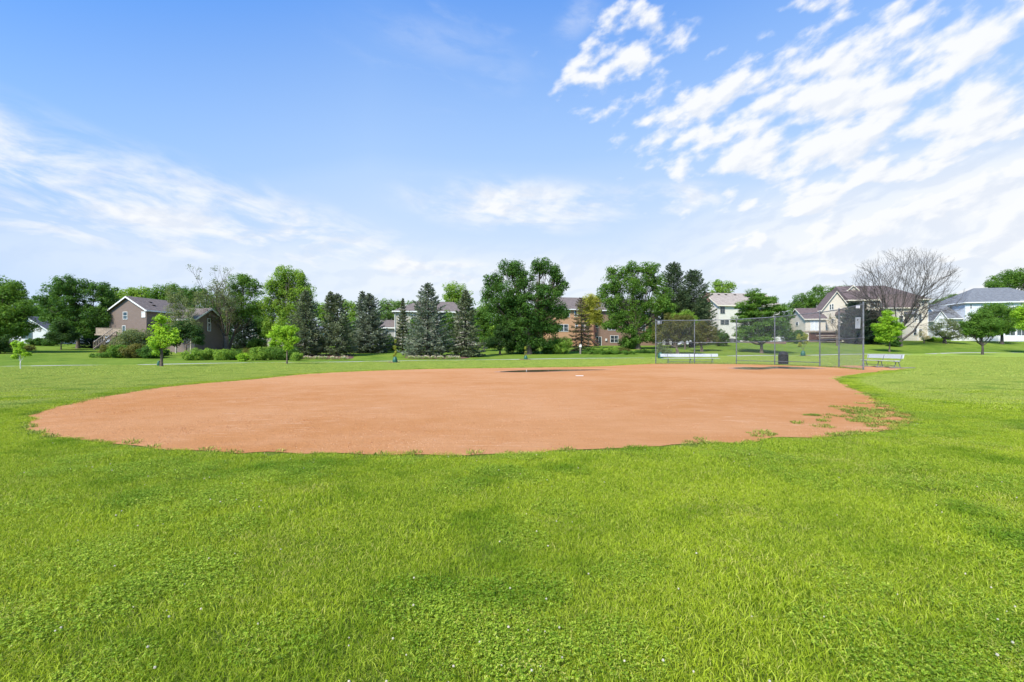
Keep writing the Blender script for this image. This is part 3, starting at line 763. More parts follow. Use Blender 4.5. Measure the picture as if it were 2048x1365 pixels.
# brown clapboard house
h = House('brown_house', (219, 75), (.97, -.24), 'two storey brown clapboard house with a chimney and wooden deck', zb=1.4)
W = h.hit(293, 700, v=0)[0]; ze = h.hit(219, 622, v=0)[2]; zr = h.hit(256, 594.5, v=0)[2]
h.vol(0, W, 0, 8.2, ze, 'v', zr - ze, 's_brown', 'r_brown', ov=.35)
h.win(247, 625, 254.5, 638.5, v=0, n=1, rails=1, frame='trim')
h.win(284, 624.5, 290.5, 634.5, v=0, n=2, rails=1, frame='trim', pane='blind')
h.win(245.5, 652.5, 251, 668, v=0, n=1, rails=0, frame='trim', kind='patio_door')
cu = h.hit(231, 600, v=4)[0]
h.chimney(-.95, .25, 2.2, 3.6, -1, h.hit(232, 600.5, v=2.2)[2], 'brick')
h.vents([(W * .68, 2.5, ze + (zr - ze) * .66), (W * .82, 2.2, ze + (zr - ze) * .40), (W * .82, 5.2, ze + (zr - ze) * .40)])
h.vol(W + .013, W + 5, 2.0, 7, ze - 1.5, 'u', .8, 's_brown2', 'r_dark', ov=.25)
# its deck with a stair down to the lawn, on the camera's side
dk = thing('wooden_deck', at(208, 70), 'weathered wooden deck with a stair on the front of the brown house', 'deck')
D0 = Vector(dk.location)
def wpt(px, py, d): q = at(px, d, py); return q - D0
a, c = wpt(207.5, 670, 71), wpt(258, 671, 70)
b = MB(); b.beam(a, c, 2.6, .22); b.build('platform', M['wood'], dk)
b = MB()
for k in range(52):
    q = a + (c - a) * (k / 51) + Vector((0, -1.3, 0)); b.beam(q, q + Vector((0, 0, .98)), .085, .03)
b.beam(a + Vector((0, -1.3, 1.0)), c + Vector((0, -1.3, 1.0)), .10, .05); b.build('railing', M['wood'], dk)
for px in (209, 233, 256):
    q = wpt(px, 671, 69.6); b = MB(); b.box(q.x - .07, q.y - .07, -.4 + (gz(*(q + D0).to_2d()) - D0.z), q.x + .07, q.y + .07, q.z); b.build('post', M['wood'], dk)
b = MB(); s0, s1 = wpt(231, 671, 69.0), wpt(194.5, 699, 64.5)
for off in (-.55, .55):
    o_ = Vector((0, off, 0)); b.beam(s0 + o_, s1 + o_, .05, .28)
for k in range(12):
    q = s0 + (s1 - s0) * ((k + .5) / 12); b.box(q.x - .15, q.y - .55, q.z + .08, q.x + .15, q.y + .55, q.z + .12)
b.build('stair', M['wood'], dk)
for off in (-.58, .58):
    b = MB(); o_ = Vector((0, off, 0)); b.beam(s0 + o_ + Vector((0, 0, .95)), s1 + o_ + Vector((0, 0, .95)), .06, .09)
    for k in range(13):
        q = s0 + (s1 - s0) * (k / 12) + o_; b.beam(q, q + Vector((0, 0, .93)), .035, .035)
    b.build('handrail', M['wood'], dk)
# second brown house, seen on its gable
h = House('brown_gabled_house', (390, 66), (.12, 1), 'low brown house turned sideways with a narrow tall window in its gable', zb=1.0)
W = 5.6; ze = h.hit(390, 638, v=0)[2]; zr = h.hit(423, 619, v=0)[2]
h.vol(0, W, 0, 4, ze, 'v', zr - ze, 's_brown', 'r_brown', ov=.3)
h.win(415.5, 638, 420, 645, v=0, n=1, rails=0); h.win(415.5, 647, 420.5, 662, v=0, n=1, rails=0)
h.corner(W + .02, -.08, -1, ze)
# low tan house among the spruces
h = House('tan_house', (503, 88), (.95, .31), 'low tan house with a grey roof half hidden behind the spruces', zb=1.9)
W = h.hit(665, 690, v=0)[0]; ze = h.hit(503, 661, v=0)[2]
h.vol(0, W, 0, 9, ze, 'hip', 1.9, 's_taupe', 'r_dark')
for q in ((506, 666, 511, 676), (648, 668, 655, 680), (520, 667, 528, 677)): h.win(*q, v=0, n=1)
# taupe two storey house behind the middle spruces
h = House('taupe_house', (789, 95), (.985, .17), 'two storey taupe house with a brown hip roof behind the middle spruces', zb=2.1)
W = h.hit(950, 690, v=0)[0]; ze = h.hit(789, 624, v=0)[2]; zr = h.hit(880, 604, v=4.5)[2]
h.vol(0, W, 0, 9, ze, 'hip', zr - ze, 's_taupe', 'r_brown')
h.corner(.1, -.1, -1, ze)
for q in ((798, 630, 803, 642), (822, 630, 832, 641), (872, 630, 884, 641), (893, 630, 905, 641), (800, 655, 806, 668), (872, 655, 884, 668), (893, 655, 905, 670), (936, 631, 941, 640)): h.win(*q, v=0, n=1 if q[2] - q[0] < 8 else 2)
u0 = h.hit(762, 690, v=1.5)[0]; z2 = h.hit(778, 655, v=1.5)[2]; z3 = h.hit(778, 642, v=5)[2]
h.vol(u0, -.013, 1.5, 8.5, z2, 'u', z3 - z2, 's_grey', 'r_brown')
h.win(770, 661, 776, 671, v=1.5, n=1)
# tan house with a dark red deck
h = House('orange_tan_house', (1094, 99), (.985, .17), 'large orange tan house with a dark red deck behind the big centre trees', zb=2.4)
u1 = h.hit(1188, 690, v=0)[0]; W = h.hit(1312, 690, v=2)[0]; ze = h.hit(1130, 617.5, v=0)[2]; zr = h.hit(1150, 597, v=5)[2]
h.vol(0, u1, 0, 10, ze, 'u', zr - ze, 's_tan', 'r_brown')
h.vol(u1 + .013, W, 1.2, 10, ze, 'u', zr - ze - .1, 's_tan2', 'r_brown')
for q in ((1111, 649.5, 1118, 663), (1119, 649.5, 1127, 663), (1128, 649.5, 1136, 663), (1132, 620, 1139, 634), (1149, 620, 1154, 633), (1157, 621, 1165, 631), (1151, 647, 1155, 656), (1163, 647, 1168, 663), (1171, 647, 1176, 663)): h.win(*q, v=0, n=1)
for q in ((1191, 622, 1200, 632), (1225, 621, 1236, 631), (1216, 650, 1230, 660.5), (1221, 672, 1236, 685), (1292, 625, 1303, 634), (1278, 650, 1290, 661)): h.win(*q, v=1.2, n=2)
h.win(1192, 674.5, 1202.5, 692, v=1.2, n=2, rails=0, kind='sliding_door')
h.win(1189, 648, 1196, 655, v=1.2, n=1)
q = h.hit(1212, 680, v=1.2); b = MB(); b.box(q[0] - .18, 1.0, q[2] - .25, q[0] + .18, 1.19, q[2] + .25); b.build('meter_box', M['s_white'], h.root)
h.corner(u1 + .1, -.1, -1, ze, 'redwood', .16)
dk = thing('stained_deck', at(1155, 96), 'dark red stained deck and stair on the tan house', 'deck'); D0 = Vector(dk.location)
a, c = wpt(1150, 664, 95.8), wpt(1189, 664, 96.4)
b = MB(); b.beam(a, c, 3.2, .25); b.build('platform', M['redwood'], dk)
b = MB()
for k in range(34):
    q = a + (c - a) * (k / 33) + Vector((0, -1.6, 0)); b.beam(q, q + Vector((0, 0, .98)), .05, .04)
b.beam(a + Vector((0, -1.6, 1.0)), c + Vector((0, -1.6, 1.0)), .12, .07); b.build('railing', M['redwood'], dk)
for px in (1152, 1164, 1176, 1188):
    q = wpt(px, 665, 94.6); b = MB(); b.box(q.x - .08, q.y - .08, -.6, q.x + .08, q.y + .08, q.z + (2.9 if px == 1188 else 0)); b.build('post', M['redwood'], dk)
b = MB(); s0, s1 = wpt(1166, 664.5, 94), wpt(1196, 692, 91)
for off in (-.6, .6): o_ = Vector((0, off, 0)); b.beam(s0 + o_, s1 + o_, .06, .32)
for k in range(13): q = s0 + (s1 - s0) * ((k + .5) / 13); b.box(q.x - .15, q.y - .6, q.z + .06, q.x + .15, q.y + .6, q.z + .11)
b.build('stair', M['redwood'], dk)
b = MB(); o_ = Vector((0, -.64, 0)); b.beam(s0 + o_ + Vector((0, 0, .95)), s1 + o_ + Vector((0, 0, .95)), .06, .1)
for k in range(16): q = s0 + (s1 - s0) * (k / 15) + o_; b.beam(q, q + Vector((0, 0, .93)), .045, .045)
b.build('handrail', M['redwood'], dk)
# small grey roofed house in the gap
h = House('grey_cottage', (1292, 128), (.985, .17), 'small dark grey roofed house in the gap behind the backstop left end', zb=3.2)
h.vol(0, 8, 0, 8, h.hit(1300, 652, v=0)[2], 'hip', 2.2, 's_grey', 'r_dark'); h.win(1303, 656, 1310, 664, v=0, n=2)
# pale house with brick chimney
h = House('pale_chimney_house', (1437.5, 91), (.995, .10), 'three storey pale cream house with a brick chimney and tan roof', zb=3.0)
W = h.hit(1560, 685, v=0)[0]; ze = h.hit(1445, 610.5, v=0)[2]; zr = h.hit(1450, 588.3, v=5)[2]
h.vol(0, W, 0, 10, ze, 'u', zr - ze, 's_cream2', 'r_tan', trim='cream_trim', ov=.3)
for q in ((1441, 612.5, 1449, 627),): h.win(*q, v=0, n=2, frame='ac', rails=1)
for q in ((1441.5, 641, 1448, 649), (1450, 641, 1457, 649), (1500, 613, 1510, 627), (1535, 613, 1545, 627), (1500, 641, 1512, 652), (1538, 642, 1548, 652), (1500, 668, 1512, 680)): h.win(*q, v=0, n=1, frame='ac')
h.win(1443.5, 669.5, 1456, 678.5, v=0, n=2, frame='ac', rails=0)
h.chimney(-1.0, -.013, 3.2, 4.6, -1.5, h.hit(1421, 585, v=3.2)[2], 'brick')
sl2 = (zr - ze) / 5
h.vents([(u_, 4.2, ze + sl2 * 4.2 + .1) for u_ in (.9, 2.4, 4.0, 6.0, 8)])
b = MB(); b.beam((1.0, -1.6, -.15), (W, -1.6, -.05), .4, .5); b.build('planter_wall', M['brick'], h.root)
# big cream house with plum roof
h = House('cream_house', (1644, 103), (.99, -.12), 'large cream house with a plum shingle roof behind the backstop', zb=3.6)
def hu(px, v=0): return h.hit(px, 650, v=v)[0]
def hz(px, py, v=0): return h.hit(px, py, v=v)[2]
g1 = hu(1701); ze = hz(1701, 601.5); zr = hz(1674, 583.5)
h.vol(0, g1, 0, 3, ze - 1.9, 'v', zr - ze + 1.9, 's_cream', 'r_plum', trim='cream_trim', ov=.3)
m1 = hu(1856, 1.0); ze2 = hz(1745, 601.5, 1.0); zr2 = hz(1780, 571.5, 7)
h.vol(hu(1699, 1.0), m1, 1.0, 13, ze2, 'hip', zr2 - ze2, 's_cream', 'r_plum', trim='cream_trim', ov=.45, hl=.12, hr=.85)
s0_, s1_ = hu(1768, -.6), hu(1836, -.6)
h.vol(s0_, s1_, -.6, .987, hz(1810, 612, -.6), 'u', 2.6, 's_cream', 'r_plum', trim='cream_trim', ov=.3, peak=.92)
for q in ((1659, 609.5, 1662.3, 619.5), (1663.6, 608.8, 1666.8, 619)): h.win(*q, v=0, n=1)
h.win(1663.5, 638.5, 1667, 645.5, v=0, n=1); h.win(1679, 634, 1689, 646, v=0, n=2, pane='blind')
b = MB(); ub = hu(1684); zb_ = hz(1684, 630); b.lathe([(1.55, zb_), (1.4, zb_ + .5), (.95, zb_ + .95), (.1, zb_ + 1.25)], 16, (ub, -.2)); b.build('bay_roof', M['r_plum'], h.root)
b = MB(); b.lathe([(1.15, zb_ - 2.6), (1.15, zb_ - .01)], 12, (ub, -.2)); b.build('bay_wall', M['s_cream'], h.root)
for q in ((1740.5, 603.5, 1748.5, 616), (1750.5, 603.5, 1758.5, 616)): h.win(*q, v=1.0, n=1, rails=0)
for q in ((1744, 631, 1752, 645), (1756, 631, 1763, 645), (1842.5, 603.5, 1847.5, 612), (1838, 628.5, 1843, 644.5), (1838, 659, 1843.5, 674)): h.win(*q, v=1.0, n=1)
for q in ((1794, 614.5, 1801, 623.5), (1825, 615, 1831, 623.5), (1829, 630, 1831.5, 644), (1827, 658.5, 1833, 671), (1798, 632, 1806, 645), (1775, 614, 1783, 624)): h.win(*q, v=-.6, n=1)
a = h.hit(1807, 630, v=-.6); c = h.hit(1832, 625, v=-.6)
b = MB(); b.add([(a[0], -1.1, a[2]), (c[0], -1.1, a[2]), (c[0], -.605, c[2]), (a[0], -.605, c[2]), (a[0], -1.1, a[2] + .12), (c[0], -1.1, a[2] + .12), (c[0], -.605, c[2] + .15), (a[0], -.605, c[2] + .15)],
    [(0, 3, 2, 1), (4, 5, 6, 7), (0, 1, 5, 4), (1, 2, 6, 5), (2, 3, 7, 6), (3, 0, 4, 7)]); b.build('porch_roof', M['r_dark'], h.root)
a = h.hit(1744, 629, v=1.0); c = h.hit(1765, 625, v=1.0)
b = MB(); b.beam((a[0], .45, a[2] + .1), (c[0], .45, a[2] + .1), 1.05, .22); b.build('porch_roof', M['r_dark'], h.root)
h.corner(m1 - .1, .9, -1, ze2); h.corner(hu(1835, -.6), -.7, -1, hz(1835, 612, -.6))
# dormer gablet at the left end of the ridge
a = h.hit(1696, 580, v=5.0); c = h.hit(1715, 580, v=5.0); pk = h.hit(1705, 572, v=5.0)
h.vol(a[0], c[0], 5.0, 8.0, a[2], 'v', pk[2] - a[2], 's_cream', 'r_plum', trim='cream_trim', zb=a[2] - 1.5, ov=.25)
# garage wing
w0, w1 = hu(1611, -1.5), hu(1646, -1.5)
h.vol(w0, -.013 if w1 < 0 else w1, -1.5, 6.5, hz(1625, 637.5, -1.5), 'u', hz(1625, 618, 2.5) - hz(1625, 637.5, -1.5), 's_cream', 'r_plum', trim='cream_trim', ov=.35)
h.win(1621.5, 641.5, 1628.3, 661, v=-1.5, n=1, rails=0, kind='door', pane='blind'); h.win(1629.8, 641.5, 1636, 661, v=-1.5, n=1, rails=0, kind='door', pane='blind')
h.win(1591.5, 645.5, 1597, 651.5, u=w0, n=1, out=-1)
dk = thing('low_deck', at(1640, 98), 'low brown deck with broad steps on the cream house behind the backstop', 'deck'); D0 = Vector(dk.location)
a, c = wpt(1610, 664, 97), wpt(1676, 664, 99)
b = MB(); b.beam(a, c, 3.0, .35); b.build('platform', M['wood'], dk)
b = MB(); b.beam(a + Vector((1.5, -2.2, -.9)), c + Vector((0, -2.2, -.9)), 1.4, .2); b.build('step', M['wood'], dk)
b = MB(); b.beam(a + Vector((1.2, -3.3, -1.4)), c + Vector((0, -3.3, -1.4)), 1.2, .2); b.build('step', M['wood'], dk)
b = MB(); b.beam(a + Vector((.1, -1.2, -1.2)), c + Vector((-.1, -1.2, -1.2)), .1, 1.9); b.build('skirt', M['redwood'], dk)
# white house at the right edge
h = House('white_house', (1930.5, 108), (.985, -.17), 'large white house with a blue grey hip roof at the right edge', zb=3.4)
W = h.hit(2125, 650, v=0)[0]; ze = hz(1945, 606.5); zr = hz(2020, 575.5, 6)
h.vol(0, W, 0, 12, ze, 'hip', zr - ze, 's_whitev', 'r_grey', ov=.45)
h.win(1940.3, 609.5, 1943.2, 617.5, v=0, n=1); h.win(2041, 601.5, 2050, 611.5, v=0, n=3, rails=1); h.win(1990, 603, 1996, 606, v=0, n=1, rails=0)
h.win(2010, 652, 2030, 671, v=0, n=2, rails=0, kind='sliding_door'); h.win(2034, 652, 2052, 671, v=0, n=2, rails=0, kind='sliding_door')
h.win(1960, 640, 1972, 655, v=0, n=2)
w0, w1 = hu(1884, 1), -.013
h.vol(w0, w1, 1, 9, hz(1905, 636, 1), 'u', hz(1905, 613, 5) - hz(1905, 636, 1), 's_whitev', 'r_grey', ov=.35)
w2 = hu(1866, 0); w3 = hu(1893, 0); 
h.vol(w2, w3, -.3, 6, hz(1880, 640, 0), 'v', hz(1880, 623, 0) - hz(1880, 640, 0), 's_whitev', 'r_grey', ov=.25)
h.win(1877, 646, 1884, 656, v=-.3, n=2); h.win(1905, 642, 1913, 652, v=1, n=2)
a = h.hit(1901, 612, v=4.5); c = h.hit(1922, 612, v=4.5); pk = h.hit(1911, 604.5, v=4.5)
h.vol(a[0], c[0], 4.5, 9, a[2], 'v', pk[2] - a[2], 's_cream', 'r_grey', trim='cream_trim', zb=a[2] - 1.5, ov=.2)
# far dark roofed house between the two
h = House('far_dark_roofed_house', (1857, 140), (.94, .34), 'distant house with a dark roof between the cream and white houses', zb=4.0)
W = hu(1905); h.vol(0, W, 0, 10, hz(1862, 628), 'u', 3.6, 's_grey', 'r_dark'); h.win(1861, 633, 1866, 641, v=0, n=1)
# ------------------------------------------------------------------ vegetation builders
def unit(n, r=rng):
    v = r.normal(0, 1, (n, 3)); return v / np.maximum(np.linalg.norm(v, axis=1, keepdims=True), 1e-6)
def leaves(name, cen, rad, per, size, mat, parent, squash=.75, up=.55, seed=0, aspect=.55, shell=.55):
    """leaf clumps: cen (n,3), rad (n,), per leaves each"""
    r = np.random.default_rng(seed); n = len(cen)
    idx = np.repeat(np.arange(n), per); k = len(idx)
    d = unit(k, r); rr = shell + (1.08 - shell) * r.random(k) ** .8
    off = d * (rad[idx] * rr)[:, None]; off[:, 2] *= squash
    p = cen[idx] + off
    nm = d * .9 + r.normal(0, .55, (k, 3)); nm[:, 2] += up
    nm /= np.linalg.norm(nm, axis=1, keepdims=True)
    t = np.cross(nm, unit(k, r)); t /= np.maximum(np.linalg.norm(t, axis=1, keepdims=True), 1e-6)
    b = np.cross(nm, t); s = (size * (.7 + .55 * r.random(n))[idx] * (.6 + .85 * r.random(k)))[:, None]
    fold = nm * s * .16
    V = np.stack([p - t * s * .55, p - b * s * aspect * .5 + fold, p + t * s * .55, p + b * s * aspect * .5 + fold], 1).reshape(-1, 3)
    Fq = np.arange(k * 4).reshape(-1, 4)
    ct = r.random(n); tint = np.clip(ct[idx] * .7 + .3 * r.random(k), 0, 1)
    me = np_mesh(name, V, Fq, tint)
    return link(name, me, M[mat], parent)
def limb_pts(a, b, n=5, sag=.18, r=None):
    a, b = np.array(a, float), np.array(b, float); L = np.linalg.norm(b - a)
    out_ = []
    for t in np.linspace(0, 1, n):
        q = a * (1 - t) + b * t; q[2] += -sag * L * .5 * math.sin(math.pi * t) * (1 if sag else 0)
        if r is not None and 0 < t < 1: q[:2] += r.normal(0, .035 * L, 2)
        out_.append(q)
    return out_
SEED = [100]
def tree(name, label, px, d, lobes, mat='l_mid', trunk=8, fork=None, base=None, clump=.55, cov=1.0, per=64, leaf=.20, bark='bark',
         cat='tree', group=None, lean=0, stems=1, depth=.85, squash=.75, up=.55, shell=.55, twigs=5, flat=0.0, spread=None, trunk_r=None, air=0.0, base_px=None):
    """a broadleaf tree: lobes are (cx, cy, rx, ry) as measured in the photograph, at distance d"""
    SEED[0] += 1; r = np.random.default_rng(SEED[0])
    o = at(px, d); root = thing(name, o, label, cat, group); O = np.array(o)
    k = d / F
    L3 = []; cen = []; rad = []
    for (cx, cy, rx, ry) in lobes:
        c = np.array([ray(cx) * d, d + r.uniform(-.25, .25) * rx * k, zz(cy, d)]) - O
        R3 = np.array([rx * k, rx * k * depth, ry * k]); L3.append((c, R3))
        area = 4 * math.pi * ((R3[0] * R3[1]) ** 1.6 / 3 + 2 * (R3[0] * R3[2]) ** 1.6 / 3) ** (1 / 1.6)
        n = max(5, int(area / (clump * clump * 2.3) * cov))
        dv = unit(n, r); rr = r.random(n) ** .42
        rr = np.where(r.random(n) < air, rr * .4, rr)
        q = c + dv * rr[:, None] * R3 * (1 - .35 * clump / np.maximum(R3.min(), clump))
        if flat: q[:, 2] = np.round(q[:, 2] / flat) * flat + r.normal(0, .08, n)
        cen.append(q); rad.append(clump * (.65 + .7 * r.random(n)))
    cen = np.concatenate(cen); rad = np.concatenate(rad)
    keep = cen[:, 2] > .25; cen, rad = cen[keep], rad[keep]
    tr = trunk_r or max(.02, trunk * k / 2)
    zf = (zz(fork, d) - O[2]) if fork else .35 * max(c[2] for c, _ in L3)
    b = MB(); fx = lean * k
    for s_ in range(stems):
        bx_, by_ = (0, 0) if stems == 1 else (r.uniform(-1, 1) * tr * 2.5, r.uniform(-1, 1) * tr * 1.5)
        b.tube([(bx_, by_, -.4), (bx_, by_, .0), (bx_ * .9 + fx * .2, by_ * .9, zf * .25), (bx_ * .7 + fx * .6, by_ * .7 + r.normal(0, .02) * zf, zf * .62), (fx, 0, zf)],
               [tr * 1.75 / stems ** .5, tr * 1.35 / stems ** .5, tr * 1.05 / stems ** .5, tr * .9 / stems ** .5, tr * .8 / stems ** .5], 9)
    fork_p = np.array([fx, 0, zf])
    for c, R3 in L3:
        e = c + np.array([0, 0, R3[2] * .25]); q = limb_pts(fork_p, e, 6, .16, r)
        r0 = tr * .55
        b.tube(q, list(np.linspace(r0, r0 * .22, 6)), 6, cap=False)
        dd = np.linalg.norm((cen - c) / R3, axis=1); near = np.where(dd < 1.1)[0]; r.shuffle(near)
        for j in near[:twigs * 3]:
            st = q[int(r.integers(2, 6))]
            b.tube(limb_pts(st, cen[j], 4, .08, r), [r0 * .26, r0 * .18, r0 * .12, r0 * .05], 4, cap=False)
    b.build('trunk', M[bark], root, smooth=True)
    leaves('crown', cen, rad, per, leaf, mat, root, squash, up, SEED[0], shell=shell)
    return root
def shrub(name, label, px, d, hw, top, base=None, mat='l_mid', clump=.32, per=60, leaf=.13, cat='shrub', group=None, cov=1.1, stemmat='bark_d', flat_top=0):
    """a bush standing on the ground, its half width and top row measured in the photograph"""
    SEED[0] += 1; r = np.random.default_rng(SEED[0])
    o = at(px, d); root = thing(name, o, label, cat, group); k = d / F
    Hh = max(.25, zz(top, d) - o.z) * 1.16; Wd = hw * k
    clump = min(clump, Hh * .42, Wd * .6)
    nl = max(2, int(Wd / Hh * 2.2) + 1); cen = []; rad = []
    for i in range(nl):
        f = 0 if nl == 1 else (i / (nl - 1) * 2 - 1)
        lh = Hh * (1 - .22 * abs(f) ** 2) * r.uniform(.86, 1.0); lw = min(Wd, max(Hh * .55, Wd / nl * 1.5))
        cx = f * (Wd - lw * .8); R3 = np.array([lw, max(lw, Wd * .55), lh * .55])
        c = np.array([cx, r.uniform(-.15, .15) * Wd, lh * .47])
        n = max(6, int(10 * R3[0] * R3[2] / (clump * clump * 2.0) * cov)); dv = unit(n, r); rr = r.random(n) ** .35
        cen.append(c + dv * rr[:, None] * R3 * .88); rad.append(clump * (.6 + .6 * r.random(n)))
    cen = np.concatenate(cen); rad = np.concatenate(rad); cen[:, 2] = np.maximum(cen[:, 2], rad * .45)
    b = MB()
    for i in range(9):
        j = int(r.integers(0, len(cen))); b.tube(limb_pts((cen[j][0] * .25, cen[j][1] * .25, -.15), cen[j], 4, .05, r), [.035, .025, .018, .008], 5, cap=False)
    b.build('stems', M[stemmat], root, smooth=True)
    leaves('foliage', cen, rad, per, leaf, mat, root, .85, .5, SEED[0])
    return root
def conifer(name, label, px, d, apex, hw, mat='n_blue', base_gap=.3, group=None, trunk=8, dens=1.0, droop=.35, tiers=.40, bare_low=0.0, power=.80, seed=None, double=None, needle=.23, cat='tree'):
    SEED[0] += 1; r = np.random.default_rng(SEED[0])
    o = at(px, d); root = thing(name, o, label, cat, group); k = d / F
    Hh = zz(apex, d) - o.z; W = hw * k * 1.42
    b = MB(); tr = trunk * k / 2
    b.tube([(0, 0, -.4), (0, 0, 0), (r.normal(0, .06), 0, Hh * .5), (0, 0, Hh * .97)], [tr * 1.5, tr * 1.2, tr * .6, .02], 8)
    P_, T_, U_, S_ = [], [], [], []
    tops = [(0.0, Hh, 1.0)] + ([(double[0] * k, zz(double[1], d) - o.z, .5)] if double else [])
    for (tx, th, tw) in tops:
        z_ = base_gap if tw == 1 else Hh * .72
        while z_ < th - .05:
            f = (z_ - 0) / th
            prof = (1 - f) ** power * min(1.0, .62 + f * 2.2)
            L0 = W * prof * tw ** .5 + .10
            nb = int(6 + 5 * (1 - f)); ph = r.uniform(0, 6.28)
            for i in range(nb):
                if r.random() < bare_low * (1 - f): continue
                a = ph + i * 6.283 / nb + r.normal(0, .22); L = L0 * r.uniform(.70, 1.08)
                if r.random() < .12: L *= 1.15
                dx, dy = math.cos(a), math.sin(a); rise = .42 * f - droop * (1 - f) * .9
                def pt(t): return np.array([tx * (1 if tw < 1 else 0) + dx * L * t, dy * L * t, z_ + L * (rise * t + .30 * t * t * (1 - f * .3)) ])
                b.tube([pt(0), pt(.5), pt(.9)], [.028 + .01 * L, .018, .006], 4, cap=False)
                m_ = max(8, int(L * 56 * dens))
                t = r.random(m_) ** .75 * .95 + .06; side = r.normal(0, 1, m_)
                wdt = (.30 * L + .08) * (1.15 - t)
                base = np.stack([pt(q) for q in t])
                latv = np.array([-dy, dx, 0.0]); outv = np.array([dx, dy, .12])
                p = base + latv * (np.clip(side, -1.6, 1.6) * wdt)[:, None]
                p[:, 2] -= np.abs(side) * wdt * .28 + r.random(m_) * .16
                dirv = outv * .8 + latv * (np.sign(side) * (.35 + .6 * r.random(m_)))[:, None]
                dirv[:, 2] += r.normal(-.18, .38, m_)
                P_.append(p); T_.append(dirv); S_.append(needle * (.55 + .8 * r.random(m_))); U_.append(np.full(m_, r.random()))
            z_ += tiers * r.uniform(.8, 1.2) * (1 if f < .8 else .7)
        m_ = 40; t = r.random(m_); p = np.stack([np.full(m_, tx if tw < 1 else 0.) + r.normal(0, .05, m_), r.normal(0, .05, m_), th - t * .7], 1)
        dv = unit(m_, r); dv[:, 2] = np.abs(dv[:, 2]) + .5; P_.append(p); T_.append(dv); S_.append(np.full(m_, .22)); U_.append(np.full(m_, r.random()))
    p = np.concatenate(P_); t = np.concatenate(T_); t /= np.linalg.norm(t, axis=1, keepdims=True); s = np.concatenate(S_)[:, None]; tt = np.concatenate(U_)
    n_ = len(p); nm = unit(n_, r); nm[:, 2] += .8; bb = np.cross(t, nm); bb /= np.maximum(np.linalg.norm(bb, axis=1, keepdims=True), 1e-6)
    hang = np.zeros((n_, 3)); hang[:, 2] = -1
    V = np.stack([p - t * s * .5, p + bb * s * .22 + hang * s * .10, p + t * s * .6, p - bb * s * .22 + hang * s * .10], 1).reshape(-1, 3)
    b.build('trunk', M['bark_d'], root, smooth=True)
    me = np_mesh('needles', V, np.arange(n_ * 4).reshape(-1, 4), np.clip(tt * .6 + .4 * r.random(n_), 0, 1))
    link('needles', me, M[mat], root)
    return root
def bare_tree(name, label, px, d, top, hw, trunk, seed, levels=6, cat='tree', start=(7, .16), bark='bark', leafy=None, fork_h=1.6, low_limb=False, thin=1.0, spread=42):
    r = np.random.default_rng(seed); o = at(px, d); root = thing(name, o, label, cat); k = d / F
    Hh = zz(top, d) - o.z; tr = trunk * k / 2; b = MB(); tips = []
    b.tube([(0, 0, -.5), (0, 0, 0), (.0, 0, fork_h * .5), (0, 0, fork_h)], [tr * 1.7, tr * 1.25, tr, tr * 1.05], 12)
    def inside_crown(q): return (q[0] / (hw * k)) ** 2 + (q[1] / (hw * k)) ** 2 + ((q[2] - Hh * .46) / (Hh * .56)) ** 2 < 1
    def grow(p, dv, L, rad, lev):
        if not leafy and not inside_crown(np.array(p, float) + np.array(dv) * L * .6): lev = 0; L = L * .45
        n = 5; pts = [p]; q = np.array(p, float); dcur = np.array(dv, float)
        for i in range(n):
            dcur = dcur + r.normal(0, .045, 3) + np.array([0, 0, .02]); dcur /= np.linalg.norm(dcur)
            q = q + dcur * L / n; pts.append(q.copy())
        rad = max(rad, .010); rr = np.linspace(rad, rad * (.62 if lev > 0 else .4), n + 1)
        b.tube(pts, list(rr), 7 if rad > .06 else 4 if rad > .015 else 3, cap=False)
        if lev == 0: tips.append(q); return
        kids = 2 if lev > 1 else 3
        for c in range(kids):
            sp = .24 + .30 * r.random(); a = unit(1, r)[0]; a -= dcur * a.dot(dcur); a /= np.linalg.norm(a)
            nd = dcur * math.cos(sp) + a * math.sin(sp)
            grow(pts[-1], nd, L * r.uniform(.66, .84), rad * (.66 if kids == 2 else .5), lev - 1)
        for c in range(2 if lev > 1 else 1):
            if r.random() < .85:
                j = int(r.integers(2, n)); sp = .5 + .35 * r.random(); a = unit(1, r)[0]; a -= dcur * a.dot(dcur); a /= np.linalg.norm(a)
                grow(pts[j], dcur * math.cos(sp) + a * math.sin(sp), L * .62, rad * .38, max(0, lev - 2))
    n0, r0 = start; scale_ = (Hh - fork_h)
    for i in range(n0):
        sx = (-1 + 2 * (i + .5) / n0) + r.normal(0, .06); tl = sx * R(spread)
        dv = np.array([math.sin(tl), r.normal(0, .3), math.cos(tl)]); dv /= np.linalg.norm(dv)
        reach = math.hypot(dv[0] / (hw * k / scale_ if hw * k / scale_ > .3 else .3), dv[2])
        grow((sx * tr * .7, 0, fork_h * (.9 + .1 * math.cos(tl))), dv, scale_ * .272 / max(reach * .85, .8), r0 * r.uniform(.75, 1.1) * thin, levels)
    if low_limb:
        pts = [(tr * .6, 0, 1.0), (1.5, 0, 1.75), (3.0, 0, 2.9), (4.0, 0, 4.4), (5.1, .2, 5.3), (6.0, .2, 6.9), (6.6, .3, 8.0)]
        b.tube(pts, [.26, .21, .17, .14, .10, .07, .03], 8)
        for j in (2, 3, 4, 5):
            for c in range(2): grow(pts[j], np.array([.3 + r.normal(0, .25), r.normal(0, .3), .9]) / 1.0, .7, .035, 2)
    b.build('trunk' if not leafy else 'trunk', M[bark], root, smooth=True)
    if leafy:
        mat, frac, per, lf, cl = leafy; tp = np.array(tips); tp = tp[r.random(len(tp)) < frac]
        leaves('crown', tp, np.full(len(tp), cl), per, lf, mat, root, .9, .3, seed)
    return root

